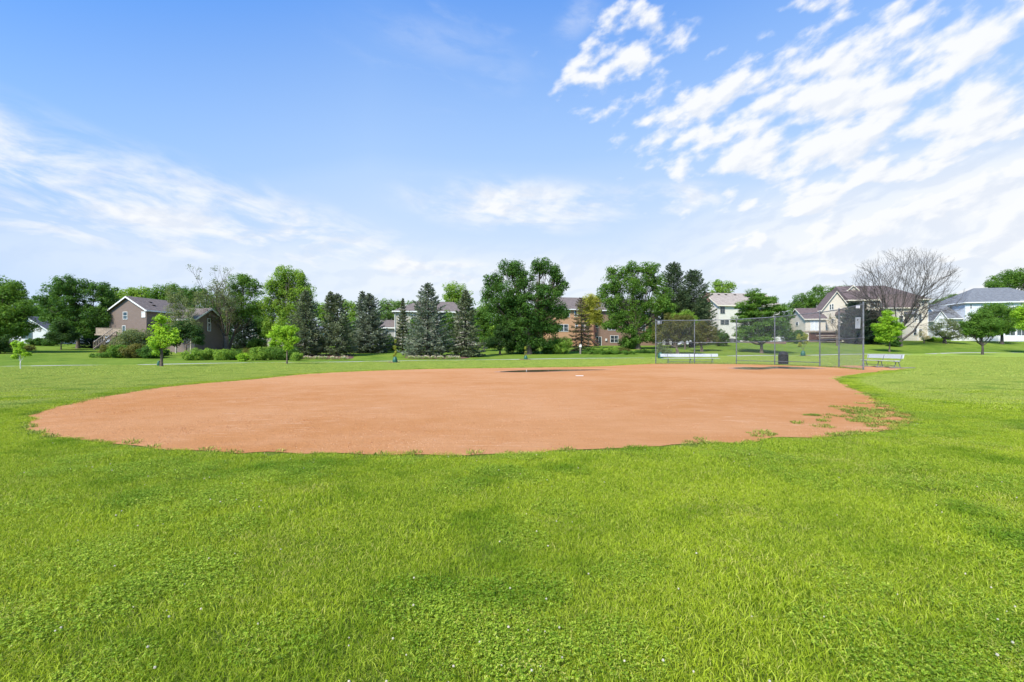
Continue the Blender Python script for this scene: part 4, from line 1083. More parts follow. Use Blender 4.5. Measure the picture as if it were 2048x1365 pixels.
# ------------------------------------------------------------------ the trees, left to right
BG = 'background trees rising behind the houses'
# far woods, each crown of its own
for lab, px, d, lobes, mat in [
    ('rounded green tree far back in the gap right of the leftmost tree', 62, 112, [(50, 612, 30, 24), (78, 618, 22, 20), (60, 640, 35, 24)], 'l_mid'),
    ('dark tree filling the gap between the bungalow and the wide crowned tree', 108, 104, [(100, 640, 26, 26), (118, 620, 20, 18), (88, 655, 20, 16)], 'l_deep'),
    ('airy light green tree between the wide crowned tree and the brown chimney', 226, 108, [(222, 590, 26, 18), (240, 610, 26, 26), (215, 630, 20, 30)], 'l_light'),
    ('yellowish green tree right above the ridge of the brown house', 272, 112, [(262, 592, 28, 18), (290, 590, 24, 16), (270, 615, 34, 22)], 'l_light'),
    ('mid green tree above the right end of the brown house roof', 325, 108, [(318, 588, 28, 18), (345, 582, 26, 16), (330, 612, 34, 26)], 'l_mid'),
    ('dark green background tree between the brown houses', 378, 104, [(368, 592, 26, 20), (392, 590, 22, 16), (380, 618, 32, 26)], 'l_deep'),
    ('hazy green tree behind the thin grey tree', 418, 110, [(408, 590, 18, 14), (420, 612, 26, 22), (440, 600, 20, 24)], 'l_mid'),
    ('pale green tree between the first two spruces from the left', 648, 105, [(642, 622, 18, 22), (655, 640, 22, 26)], 'l_light'),
    ('bright green tree between the broken topped spruce and the twin topped spruce', 700, 112, [(692, 612, 14, 16), (708, 620, 18, 20), (700, 645, 24, 24)], 'l_light'),
    ('hazy tree right of the twin topped spruce', 782, 118, [(772, 612, 18, 14), (796, 610, 16, 12), (780, 630, 26, 22), (758, 640, 20, 26)], 'l_far'),
    ('small green tree top left of the tallest blue spruce', 826, 118, [(824, 612, 16, 10), (832, 625, 18, 16)], 'l_far'),
    ('tall bright green tree behind the taupe house roof', 910, 108, [(908, 582, 24, 20), (925, 600, 26, 24), (900, 605, 26, 22), (912, 630, 34, 28)], 'l_light'),
    ('light green tree tucked behind the big centre tree on its left', 975, 88, [(972, 625, 22, 26), (962, 655, 20, 30), (985, 660, 20, 30)], 'l_light'),
    ('bright feathery tree behind the roof of the pale chimney house', 1441, 120, [(1435, 572, 18, 15), (1455, 576, 14, 14), (1440, 592, 28, 18)], 'l_light'),
    ('dark green tree behind the garage wing of the cream house', 1625, 135, [(1612, 600, 26, 18), (1645, 590, 30, 20), (1680, 584, 26, 14), (1600, 615, 24, 16), (1640, 615, 40, 22)], 'l_mid'),
    ('hazy green wood edge far between the cream and white houses', 1890, 165, [(1878, 612, 24, 16), (1905, 602, 22, 14), (1925, 604, 18, 12), (1860, 618, 16, 14), (1895, 625, 40, 18)], 'l_far'),
    ('wide spreading green tree above the roof of the white house', 2020, 132, [(2018, 560, 32, 20), (1985, 572, 22, 12), (2048, 555, 30, 22), (2075, 570, 30, 22), (1998, 585, 24, 8)], 'l_mid'),
    ('dark tree mass low behind the wide crowned tree at the left', 170, 98, [(160, 655, 34, 26), (195, 665, 24, 22), (130, 665, 24, 22), (205, 640, 18, 24)], 'l_dark'),
    ('dark background tree low behind the leftmost tree', 20, 108, [(0, 640, 40, 30), (40, 650, 30, 20), (-30, 620, 40, 40)], 'l_deep'),
    ('dark background tree behind the thin grey tree and the sideways house', 455, 100, [(445, 655, 24, 30), (465, 640, 24, 30), (430, 632, 24, 20), (470, 675, 24, 16)], 'l_dark'),
    ('deep green background tree left of the yellow green maple', 508, 103, [(500, 640, 24, 30), (525, 645, 22, 30), (512, 615, 18, 20)], 'l_deep'),
    ('dark background tree low between the maple and the broken topped spruce', 640, 98, [(630, 665, 30, 24), (655, 672, 22, 20)], 'l_deep'),
    ('mid green background tree low between the broken topped and twin topped spruces', 706, 100, [(700, 668, 30, 24), (715, 650, 22, 22)], 'l_mid'),
    ('background tree low between the twin topped spruce and the taupe house', 772, 100, [(765, 672, 26, 18)], 'l_deep'),
    ('deep green background tree at the right corner of the taupe house', 960, 98, [(955, 660, 26, 28), (948, 630, 20, 20), (975, 680, 24, 14)], 'l_deep'),
    ('dark background tree low behind the big centre tree', 1050, 102, [(1020, 650, 40, 36), (1060, 660, 40, 32), (985, 665, 26, 26)], 'l_dark'),
    ('dark background trees filling the gap right of the broad leafy tree', 1335, 104, [(1318, 662, 26, 20), (1345, 655, 26, 26), (1370, 650, 24, 30), (1400, 655, 26, 28)], 'l_deep'),
    ('dark green background tree in the gap left of the garage wing', 1578, 108, [(1568, 660, 22, 22), (1582, 672, 16, 14), (1560, 640, 20, 20)], 'l_deep'),
    ('green background tree low between the cream and white houses', 1868, 118, [(1866, 660, 16, 22), (1880, 668, 18, 14)], 'l_mid'),
    ('dark conifer top peeping over the far houses left of the centre', 1070, 130, [(1070, 640, 30, 30)], 'l_dark')]:
    tree('background_tree', lab, px, d, lobes, mat, trunk=7, clump=.85, per=52, leaf=.30, cov=.9, group=BG, fork=675)
# left side
tree('spreading_tree', 'leafy light green tree cut off by the left edge of the view', -22, 60, [(-20, 580, 50, 34), (22, 588, 34, 28), (44, 625, 26, 26), (0, 630, 55, 32), (-40, 640, 50, 40), (30, 655, 40, 16), (-10, 665, 45, 18)], 'l_mid', trunk=16, fork=668, clump=.6, leaf=.20, cov=1.0)
tree('spreading_tree', 'wide dark crowned tree with a forked bare trunk left of the brown house', 156, 75,
     [(150, 572, 34, 22), (112, 585, 32, 20), (200, 585, 32, 22), (92, 602, 22, 16), (215, 612, 22, 22), (150, 612, 42, 26), (105, 630, 34, 22), (195, 635, 34, 26), (122, 655, 24, 16), (178, 660, 30, 18), (150, 645, 30, 20)], 'l_deep', trunk=6.5, fork=668, clump=.62, leaf=.22, cov=.95, twigs=6)
tree('small_tree', 'small dense dark tree in front of the bungalow at the left', 122, 70, [(122, 668, 26, 17), (108, 676, 16, 12), (137, 676, 16, 12), (122, 650, 16, 12)], 'l_dark', trunk=2.2, fork=690, clump=.45, leaf=.17)
conifer('blue_spruce', 'dark low spruce in the shade left of the wooden deck', 184, 78, 652, 20, 'n_dark', trunk=5)
shrub('dark_shrub', 'large dark shrub under the leftmost tree at the edge of the view', 2, 58, 26, 664, mat='l_dark', clump=.5, leaf=.16)
shrub('shrub', 'dark rounded bush in front of the bungalow wall, left of two', 76, 80, 16, 673, mat='l_deep', leaf=.16)
shrub('shrub', 'dark rounded bush in front of the bungalow wall, right of two', 100, 80, 15, 676, mat='l_deep', leaf=.16)
shrub('low_juniper', 'low reddish green juniper mound on the far left lawn', 55, 66, 13, 692, mat='l_rust', leaf=.12)
shrub('shrub', 'tall grey green mound of a bush in front of the brown house', 268, 56, 36, 645, mat='l_grey', clump=.5, leaf=.14, cov=1.3)
for lab, px, d, hw, top, mat in [
    ('low reddish shrub at the foot of the deck stair', 219, 55, 15, 682, 'l_rust'), ('dark green bush right of the deck stair foot', 240, 53, 20, 684, 'l_mid'),
    ('large bronze tipped bush under the grey green mound', 270, 53, 24, 682, 'l_rust'), ('deep green bush left of the nearest young tree', 300, 52, 22, 688, 'l_deep'),
    ('leafy bush directly behind the trunk of the nearest young tree', 318, 54, 18, 686, 'l_mid'), ('low weedy clump at the left end of the garden bed', 208, 53, 20, 706, 'l_mid')]:
    shrub('garden_shrub', lab, px, d, hw, top, mat=mat, group='garden shrubs by the brown house')
for lab, px, d, hw, top, mat in [
    ('clipped round hedge bush right of the mown gap, leftmost of the hedge', 389, 49, 19, 694, 'l_light'), ('clipped round hedge bush with yellow tips, second in the hedge', 420, 50, 18, 695, 'l_light'),
    ('clipped hedge bush before the leaning trunk, third in the hedge', 450, 49.5, 19, 696, 'l_light'), ('clipped hedge bush, fourth in the hedge and darker', 470, 50, 12, 697, 'l_mid'),
    ('small yellow green bush poking out of the hedge near the path', 486, 47.5, 9, 702, 'l_lime'), ('reddish dark bush in the hedge left of the round headed young tree', 497, 51, 14, 692, 'l_rust'),
    ('large leafy hedge bush below the left side of the round headed young tree', 522, 50, 22, 690, 'l_light'), ('large dark hedge bush behind the trunk of the round headed young tree', 560, 50.5, 24, 690, 'l_mid'),
    ('dark bush closing the right end of the hedge', 585, 52, 13, 692, 'l_deep'), ('small light bush at the foot of the first spruce', 594, 49.5, 9, 704, 'l_light'),
    ('leafy bush under the small tan house roof corner', 514, 74, 17, 669, 'l_mid')]:
    shrub('hedge_bush', lab, px, d, hw, top, mat=mat, group='hedge bushes along the path on the left', clump=.34, leaf=.105, per=95)
# trees between the brown houses
tree('birch_tree', 'thin leaved grey green birch in front of the brown house roof', 352, 64, [(350, 590, 20, 20), (345, 620, 24, 26), (362, 605, 22, 24), (340, 650, 22, 22), (360, 645, 22, 26)], 'l_grey', trunk=2.6, fork=660, clump=.45, cov=.62, per=42, leaf=.13, bark='bark_l')
tree('birch_tree', 'sparse birch with a forked white top between the brown houses', 382, 63, [(378, 625, 16, 22), (388, 650, 18, 20), (375, 660, 18, 22), (395, 600, 14, 18)], 'l_grey', trunk=2.6, fork=640, clump=.42, cov=.6, per=40, leaf=.13, bark='bark_l')
tree('dark_cherry_tree', 'dark dense small tree hiding the join of the brown houses', 372, 60, [(365, 660, 20, 24), (390, 668, 16, 18), (350, 675, 16, 18), (398, 682, 12, 10)], 'l_dark', trunk=3, fork=690, clump=.4, leaf=.15)
bare_tree('thinning_tree', 'tall thin grey tree with few leaves right of the sideways brown house', 452, 70, 548, 48, 9, 31, levels=5, start=(5, .13), bark='bark', leafy=('l_grey', .42, 16, .15, .38), fork_h=2.2)
tree('leafy_grey_tree', 'grey green tree with a leaning trunk next to the thin grey tree', 458, 72, [(485, 565, 30, 18), (505, 580, 22, 20), (470, 590, 22, 26), (495, 612, 28, 26), (475, 630, 26, 22), (515, 620, 16, 30), (490, 560, 16, 12)], 'l_mid', trunk=6, fork=672, lean=9, clump=.55, cov=.8, per=52, leaf=.18)
conifer('blue_spruce', 'dark drooping spruce in the shade behind the leaning trunk', 488, 78, 618, 24, 'n_dark', trunk=6)
tree('maple_tree', 'tall yellow green maple behind the first spruce', 572, 72,
     [(572, 552, 24, 20), (600, 560, 18, 20), (552, 575, 22, 20), (612, 585, 20, 22), (580, 585, 34, 26), (545, 612, 26, 26), (605, 615, 32, 26), (570, 625, 34, 26), (535, 645, 20, 20), (590, 655, 40, 24), (550, 665, 24, 18)], 'l_light', trunk=8, fork=675, clump=.6, leaf=.21, cov=1.0, squash=1.0, twigs=7)
tree('background_tree', 'dark tree mass behind the hedge left of the maple', 520, 80, [(520, 650, 16, 22), (530, 665, 18, 16)], 'l_deep', trunk=5, group=BG)
conifer('blue_spruce', 'broad grey green spruce standing right before the maple, first of the spruces', 611, 57, 579, 37, 'n_green', trunk=8, group='spruces in the garden beds')
conifer('blue_spruce', 'broken topped spruce with a brown crown, second of the spruces', 674, 58, 587, 33, 'n_green', trunk=8, group='spruces in the garden beds', double=(-13, 583), power=.66, bare_low=.1)
conifer('blue_spruce', 'twin topped dense blue spruce standing free on the lawn', 738, 66, 587, 37, 'n_blue', trunk=8, group='spruces in the garden beds', double=(-13, 582), power=.74, dens=1.3)
shrub('dark_shrub', 'dark bush right of the twin topped spruce', 776, 72, 16, 668, mat='l_deep', leaf=.16)
conifer('blue_spruce', 'narrow spire like spruce left of the tallest blue spruce', 806, 68, 597, 16, 'n_green', trunk=4, group='spruces in the garden beds', power=.9)
conifer('blue_spruce', 'tallest open branched blue spruce in the middle bed', 856, 57, 566, 45, 'n_blue', trunk=8, group='spruces in the garden beds', dens=.95, bare_low=.12, droop=.5, power=.76)
conifer('blue_spruce', 'drooping grey green spruce left of the big centre tree', 931, 58, 580, 36, 'n_green', trunk=7, group='spruces in the garden beds', droop=.8, bare_low=.1)
shrub('dark_shrub', 'dark bush low between the broken topped and twin topped spruces', 702, 76, 18, 670, mat='l_mid', leaf=.16, clump=.5)
shrub('dark_shrub', 'dark bush low between the tallest blue spruce and the drooping spruce', 895, 78, 16, 664, mat='l_deep', leaf=.16, clump=.5)
shrub('dark_shrub', 'dark bush low between the first and the broken topped spruce', 645, 74, 14, 672, mat='l_deep', leaf=.16, clump=.5)
tree('small_tree', 'green tree tucked against the taupe house right of the tallest blue spruce', 896, 84, [(896, 640, 15, 22), (888, 660, 14, 18), (904, 665, 14, 18)], 'l_mid', trunk=3, fork=685, clump=.5, leaf=.18)
tree('small_tree', 'green tree tucked against the taupe house left of the tallest blue spruce', 830, 84, [(830, 650, 13, 22), (822, 668, 12, 14), (838, 668, 14, 16)], 'l_mid', trunk=3, fork=685, clump=.5, leaf=.18)
tree('small_tree', 'mid green tree between the drooping spruce and the big centre tree', 968, 74, [(968, 650, 18, 26), (960, 630, 14, 18), (975, 680, 18, 16)], 'l_mid', trunk=3, fork=690, clump=.5, leaf=.18)
# centre
tree('small_tree', 'low dark multi stemmed tree at the left foot of the big centre tree', 1000, 64, [(995, 685, 26, 16), (1018, 680, 18, 16), (978, 690, 12, 12), (1005, 665, 20, 14)], 'l_dark', trunk=3.5, fork=700, clump=.42, leaf=.16, stems=3)
tree('great_tree', 'tallest and widest dark green tree at the centre of the tree line', 1056, 65,
     [(1022, 540, 30, 24), (1082, 532, 26, 20), (1048, 560, 26, 24), (1105, 552, 24, 22), (990, 565, 26, 24), (1122, 572, 18, 18), (975, 590, 16, 18), (1020, 590, 44, 30), (1085, 590, 40, 28), (1000, 620, 36, 28), (1050, 625, 50, 32), (1105, 618, 30, 26), (1030, 655, 46, 26), (1085, 655, 34, 24), (1050, 682, 42, 18), (1122, 625, 18, 20), (1108, 655, 18, 18), (1012, 672, 24, 16), (1085, 686, 22, 12), (1040, 695, 24, 8)],
     'l_deep', trunk=14, fork=668, clump=.62, leaf=.20, cov=1.0, per=66, twigs=8)
shrub('shrub', 'dark bush at the right foot of the big centre tree', 1098, 66, 16, 678, mat='l_deep', clump=.4)
shrub('shrub', 'bright green leafy bush in front of the tan house windows', 1124, 66, 20, 666, mat='l_light', clump=.42)
shrub('shrub', 'dark bush behind the bright bush, against the tan house', 1110, 72, 16, 670, mat='l_rust', clump=.42)
tree('small_tree', 'airy yellow green tree in front of the tan house roof', 1177, 84, [(1180, 600, 18, 14), (1172, 618, 20, 18), (1190, 625, 16, 18), (1178, 640, 20, 14), (1188, 606, 18, 16), (1198, 640, 14, 14), (1165, 628, 12, 14)], 'l_yel', trunk=3, fork=655, clump=.5, cov=1.0, per=46, leaf=.18)
conifer('thin_spruce', 'thin sickly spruce with browned lower boughs before the tan house', 1162, 74, 596, 24, 'n_brown', trunk=3, dens=.6, bare_low=.35, droop=.75, power=.6, base_gap=.8, tiers=.55)
for i, (px, lab) in enumerate(((1180, 'round light bush in the tan house garden, first from the left'), (1203, 'round light bush in the tan house garden, before the sliding door'), (1225, 'round light bush in the tan house garden, below the meter box'))):
    shrub('garden_shrub', lab, px, 71, 10, 694, mat='l_light', group='round bushes in the tan house garden')
shrub('garden_shrub', 'mixed low perennials left of the broad tree trunk', 1248, 68, 13, 696, mat='l_rust', group='round bushes in the tan house garden')
shrub('ground_plants', 'strip of low weeds and ground plants between path and tan house', 1215, 66, 52, 702, mat='l_mid', clump=.22, leaf=.12)
shrub('ground_plants', 'dark ground plants around the foot of the broad tree', 1292, 68, 20, 700, mat='l_deep', clump=.24, leaf=.12)
tree('broad_tree', 'broad leafy tree with a thick leaning trunk right of the tan house', 1276, 79,
     [(1228, 548, 20, 16), (1262, 540, 24, 16), (1298, 538, 24, 16), (1222, 572, 26, 22), (1265, 570, 36, 26), (1308, 565, 26, 24), (1325, 590, 20, 20), (1225, 605, 26, 22), (1270, 610, 38, 26), (1312, 610, 28, 22), (1240, 635, 28, 16), (1280, 640, 30, 20), (1222, 650, 26, 10), (1252, 660, 22, 14), (1265, 680, 26, 14), (1300, 672, 22, 16), (1335, 615, 18, 22), (1205, 590, 12, 16)],
     'l_mid', trunk=9, fork=665, lean=-6, clump=.65, leaf=.22, cov=.9, twigs=8)
conifer('tall_spruce', 'tall dark spruce left of the pair behind the backstop', 1347, 84, 526, 36, 'n_dusk', trunk=6, dens=1.0, bare_low=.2, power=.5, base_gap=3)
conifer('tall_spruce', 'tall dark spruce right of the pair beside the brick chimney', 1388, 84, 541, 36, 'n_dusk', trunk=6, dens=1.0, bare_low=.1, power=.5, base_gap=2.5)
tree('dark_tree', 'dense dark tree filling the space under and between the two tall spruces', 1370, 88, [(1335, 615, 20, 26), (1368, 605, 24, 30), (1402, 622, 20, 26), (1350, 638, 28, 18), (1390, 645, 26, 16)], 'l_deep', trunk=5, clump=.6, leaf=.2, fork=670)
shrub('dark_shrub', 'dark undergrowth around the foot of the big centre tree', 1042, 68, 34, 682, mat='l_dark', clump=.4, leaf=.15)
shrub('dark_shrub', 'dark undergrowth between the tan house wall and the broad tree', 1258, 80, 20, 668, mat='l_deep', clump=.45, leaf=.17)
tree('dark_tree', 'dark purplish tree in the gap left of the tall spruces', 1322, 90, [(1320, 650, 20, 16), (1340, 640, 20, 18), (1308, 662, 14, 12)], 'l_dark', trunk=5, clump=.6)
tree('crab_apple_tree', 'spreading bronze tipped crab apple behind the left backstop panels', 1352, 65, [(1330, 660, 24, 18), (1362, 650, 24, 20), (1345, 640, 20, 14), (1318, 675, 16, 12), (1385, 668, 16, 14), (1360, 672, 30, 14)], 'l_rust', trunk=5, fork=695, clump=.45, leaf=.16, stems=3, cov=1.1)
tree('crab_apple_tree', 'bronze tipped crab apple behind the second backstop panel', 1402, 70, [(1400, 655, 22, 16), (1422, 668, 18, 14), (1395, 675, 22, 12), (1375, 640, 16, 12), (1430, 678, 10, 8)], 'l_rust', trunk=4, fork=690, clump=.48, leaf=.17, stems=2)
tree('crab_apple_tree', 'yellow green small tree below the tall dark spruces', 1370, 76, [(1372, 630, 18, 10), (1352, 636, 14, 10), (1386, 640, 14, 10)], 'l_light', trunk=3, fork=680, clump=.48, leaf=.17)
shrub('shrub', 'thin grey bush behind the left end of the backstop', 1330, 60, 16, 689, mat='l_grey', cov=.7)
shrub('shrub', 'dark bush at the left corner of the pale chimney house', 1443, 80, 15, 655, mat='l_deep', leaf=.17, cov=.6)
tree('layered_tree', 'bright green tree with flat layered branches behind the backstop', 1523, 69,
     [(1508, 590, 20, 8), (1524, 600, 34, 10), (1498, 612, 34, 9), (1548, 618, 34, 9), (1515, 628, 46, 10), (1565, 634, 28, 8), (1490, 640, 32, 9), (1535, 648, 46, 10), (1500, 660, 38, 9), (1550, 664, 34, 9), (1520, 676, 40, 8), (1478, 672, 20, 7)],
     'l_mid', trunk=6, fork=690, clump=.48, leaf=.17, squash=.55, up=.9, flat=.55, cov=1.0, twigs=5)
shrub('round_bush', 'dark round bush beside the low deck of the cream house', 1597, 92, 11, 655, mat='l_deep', leaf=.17)
shrub('shrub', 'dark bush row under the cream garage wing wall', 1580, 96, 9, 663, mat='l_deep', leaf=.17)
bare_tree('bare_small_tree', 'small bare pinkish tree in front of the cream house gable', 1674, 88, 612, 24, 3, 44, levels=4, start=(5, .05), fork_h=2.0, leafy=('l_rust', .12, 6, .14, .3))
conifer('juniper_tree', 'dark dense juniper seen through the last backstop panel, left of two', 1712, 93, 606, 26, 'n_dark', trunk=5, dens=1.5, droop=.1, power=.45, tiers=.35, base_gap=.6, needle=.26)
conifer('juniper_tree', 'dark dense juniper right of the backstop corner post', 1742, 93, 622, 24, 'n_dark', trunk=5, dens=1.5, droop=.1, power=.45, tiers=.35, base_gap=.6, needle=.26)
bare_tree('bare_tree', 'huge leafless tree fanning out before the cream house', 1797, 90, 504, 100, 11, 57, levels=6, start=(15, .13), fork_h=3.0, low_limb=True, spread=56, bark='bark_g')
shrub('shrub', 'ivy dark bush round the foot of the bare tree', 1786, 89, 12, 670, mat='l_deep', leaf=.16)
tree('flowering_shrub', 'pale flowered leggy shrub against the right end of the cream house', 1848, 95, [(1845, 668, 10, 9), (1853, 676, 8, 6)], 'f_yel', trunk=2, fork=682, clump=.35, per=22, leaf=.12, cov=.7)
shrub('low_hedge', 'low bright green border plants between the cream and white houses', 1878, 99, 24, 676, mat='l_lime', leaf=.14)
shrub('dark_shrub', 'dark clump at the right end of the cream house', 1856, 98, 9, 672, mat='l_deep', leaf=.14)
tree('crab_apple_tree', 'low spreading multi stemmed tree with whitish leaves before the white house', 1889, 95, [(1868, 655, 20, 12), (1895, 648, 24, 12), (1918, 656, 20, 14), (1882, 668, 22, 10), (1908, 672, 22, 10), (1930, 668, 16, 12)], 'l_grey', trunk=5, fork=678, clump=.5, cov=.6, per=40, leaf=.16, stems=3, twigs=7, bark='bark_d')
tree('shade_tree', 'rounded deep green tree standing at the picket fence', 2004, 99, [(1985, 622, 26, 16), (2012, 620, 26, 16), (1972, 640, 20, 16), (2000, 645, 34, 18), (2028, 640, 16, 16), (2000, 660, 28, 12)], 'l_mid', trunk=5, fork=668, clump=.6, leaf=.21, bark='bark_d')
tree('lime_tree', 'bright lime green tree cut off by the right edge of the view', 2056, 82, [(2045, 628, 18, 16), (2062, 620, 26, 18), (2050, 648, 20, 14), (2075, 640, 26, 24)], 'l_lime', trunk=5, fork=672, clump=.5, leaf=.19)
# ------------------------------------------------------------------ young park trees
def bag(px, d, h=.72, w_=.2, parent_label='', name='watering_bag'):
    o = at(px, d); t = thing(name, o, parent_label, 'watering bag', 'green watering bags round the young trees')
    b = MB(); b.lathe([(w_ * 1.15, 0), (w_ * 1.25, .06), (w_ * 1.15, h * .5), (w_ * .8, h * .85), (.06, h), (.04, h)], 14); b.build('bag_body', M['bag'], t, smooth=True)
    b = MB(); b.tube([(w_ * 1.24, 0, .05), (w_ * 1.0, -.02, h * .6), (.07, 0, h)], .012, 5); b.build('zip_seam', M['black'], t)
    return t
def mulch_ring(px, d, r_, lab):
    o = at(px, d); b = MB(); rr = np.random.default_rng(int(px)); n = 22
    ring = [(math.cos(6.283 * i / n) * r_ * rr.uniform(.8, 1.15), math.sin(6.283 * i / n) * r_ * rr.uniform(.8, 1.15)) for i in range(n)]
    b.add([(0, 0, .09)] + [(x_, y_, gz(o.x + x_, o.y + y_) - o.z + .006) for x_, y_ in ring] + [(x_ * .6, y_ * .6, .085) for x_, y_ in ring],
          [(1 + i, 1 + (i + 1) % n, 1 + n + (i + 1) % n, 1 + n + i) for i in range(n)] + [(0, 1 + n + i, 1 + n + (i + 1) % n) for i in range(n)])
    ob = b.build('mulch_ring', M['mulch'], smooth=True); ob.location = o; tag(ob, lab, kind='structure')
YG = 'young trees on the park lawn'
tree('young_tree', 'nearest young tree with big bright green leaves and a straight trunk', 323, 34.0,
     [(322, 640, 16, 12), (318, 662, 24, 16), (340, 668, 20, 14), (308, 682, 16, 12), (352, 680, 16, 10), (325, 688, 24, 12), (314, 700, 12, 10)], 'l_lime', trunk=5.2, fork=700, clump=.30, per=34, leaf=.15, cov=.75, group=YG, twigs=4, shell=.2)
bag(317.5, 36.2, .42, .10, 'small dark green bag leaning by the trunk of the nearest young tree')
tree('young_tree', 'round headed young tree with a slim grey trunk in front of the hedge', 574, 39.0,
     [(562, 662, 22, 13), (548, 672, 20, 10), (583, 660, 16, 10), (570, 680, 26, 14), (590, 680, 10, 10), (552, 688, 14, 8), (575, 694, 16, 6)], 'l_lime', trunk=2.8, fork=702, clump=.27, per=40, leaf=.12, cov=1.0, group=YG, twigs=4, shell=.3)
tree('young_tree', 'tiny lopsided young tree with a white wrapped trunk at the far left', 41, 29, [(30, 690, 8, 9), (41, 702, 10, 7), (52, 709, 11, 3.5), (32, 714, 8, 4), (43, 690, 4, 8)], 'l_lime', trunk=1.7, fork=722, clump=.12, per=36, leaf=.075, cov=1.4, group=YG, twigs=4, bark='wrap', shell=.3)
tree('young_tree', 'very slim sapling with few yellow leaves above a green bag, left of centre', 790, 43, [(791, 682, 2.5, 6), (790, 695, 3, 8), (791, 706, 3, 6), (789, 712, 3.5, 4)], 'l_yel', trunk=.8, fork=700, clump=.09, per=9, leaf=.085, cov=1.0, group=YG, shell=.2)
bag(790, 42.7, .58, .19, 'green watering bag round the sapling in front of the middle lawn'); mulch_ring(788, 43, .7, 'dark mulch ring under the sapling left of centre')
tree('young_tree', 'slim twisted sapling with pale leaves before the big centre tree', 1051, 52, [(1051, 696, 2.5, 5), (1052, 705, 2.5, 5), (1050, 712, 3, 4)], 'l_yel', trunk=.9, fork=704, clump=.10, per=9, leaf=.09, cov=1.0, group=YG, shell=.2)
bag(1051.5, 51.7, .52, .17, 'green watering bag round the sapling before the big centre tree'); mulch_ring(1050, 52, .8, 'dark mulch ring under the sapling before the big centre tree')
tree('young_tree', 'airy sapling with small leaves above a green bag at the backstop left end', 1321, 56, [(1321, 690, 5, 7), (1319, 700, 5, 6), (1325, 699, 4, 5)], 'l_grey', trunk=.8, fork=704, clump=.14, per=14, leaf=.09, cov=1.0, group=YG, shell=.2)
bag(1321, 55.7, .78, .26, 'green watering bag behind the left post of the backstop')
tree('young_tree', 'forked sapling with sparse yellow leaves behind the right backstop panels', 1606, 64, [(1598, 676, 4, 9), (1609, 674, 6, 9), (1613, 684, 4, 6), (1600, 690, 4, 6)], 'l_yel', trunk=.9, fork=700, clump=.17, per=13, leaf=.13, cov=1.0, group=YG, shell=.2)
bag(1606, 63.7, .80, .25, 'green watering bag under the forked yellow sapling'); mulch_ring(1608, 64, 1.0, 'dark mulch ring under the forked yellow sapling')
tree('young_tree', 'cone shaped bright green young tree in front of the bare tree', 1779, 79, [(1775, 628, 12, 9), (1774, 642, 18, 11), (1762, 655, 20, 9), (1788, 654, 20, 10), (1776, 666, 28, 10), (1772, 678, 22, 8), (1752, 652, 12, 4)], 'l_lime', trunk=2.6, fork=684, clump=.42, per=52, leaf=.17, cov=1.1, group=YG, squash=.6, up=.8)
tree('young_tree', 'rounded deep green young tree with v shaped boughs on the right lawn', 1965, 71, [(1948, 636, 14, 12), (1968, 630, 16, 10), (1938, 650, 16, 12), (1988, 648, 16, 14), (1962, 648, 26, 14), (1935, 664, 14, 8), (1965, 666, 30, 10), (1992, 664, 12, 8)], 'l_mid', trunk=4, fork=692, clump=.42, per=52, leaf=.17, cov=1.15, group=YG, bark='bark_d', twigs=6)
# ------------------------------------------------------------------ garden beds and white flowers
def bed(pts, d0, lab):
    poly = []
    for (px, d) in pts: poly.append((ray(px) * d, d))
    pl = smooth_poly(poly, .4, .05, 9); b = MB(); c = pl.mean(0); n = len(pl)
    b.add([(c[0], c[1], gz(*c) + .10)] + [(q[0], q[1], gz(*q) + .01) for q in pl] + [(c[0] + (q[0] - c[0]) * .8, c[1] + (q[1] - c[1]) * .8, gz(*(c + (q - c) * .8)) + .09) for q in pl],
          [(1 + i, 1 + (i + 1) % n, 1 + n + (i + 1) % n, 1 + n + i) for i in range(n)] + [(0, 1 + n + i, 1 + n + (i + 1) % n) for i in range(n)])
    tag(b.build('mulch_bed', M['mulch'], smooth=True), lab, kind='structure')
bed([(586, 54), (640, 52.5), (700, 53), (704, 58), (670, 61), (610, 61), (585, 58)], 55, 'reddish mulch bed under the first two spruces')
bed([(815, 54), (860, 53), (925, 54), (942, 57), (938, 61), (860, 61), (815, 58)], 56, 'reddish mulch bed under the tallest blue spruce')
WORD = ['first', 'second', 'third', 'fourth', 'fifth', 'sixth', 'seventh', 'eighth']
def clump_of(px, d, w_, i, where):
    SEED[0] += 1; r = np.random.default_rng(SEED[0]); o = at(px, d)
    t = thing('white_flower_clump', o, f'low mound of white flowers, {WORD[i]} from the left {where}', 'flowers', 'white flower mounds along the beds')
    k = d / F * w_; n = 14; cen = np.stack([r.uniform(-1, 1, n) * k, r.uniform(-.4, .4, n), r.uniform(.12, .30, n)], 1); cen[:, 2] *= 1 - .4 * (cen[:, 0] / k) ** 2
    leaves('foliage', cen, np.full(n, .18), 16, .09, 'l_light', t, .8, .4, SEED[0])
    cen2 = cen + np.array([0, -.05, .11]); leaves('flowers', cen2, np.full(n, .16), 20, .055, 'flower', t, .6, .8, SEED[0] + 1)
for i, px in enumerate((594, 616, 632, 648, 669, 688)): clump_of(px, 52, 8 if px > 600 else 6, i, 'under the first two spruces')
for i, px in enumerate((822, 836, 853, 867, 882, 898, 913)): clump_of(px, 53, 6.5, i, 'under the tallest blue spruce')
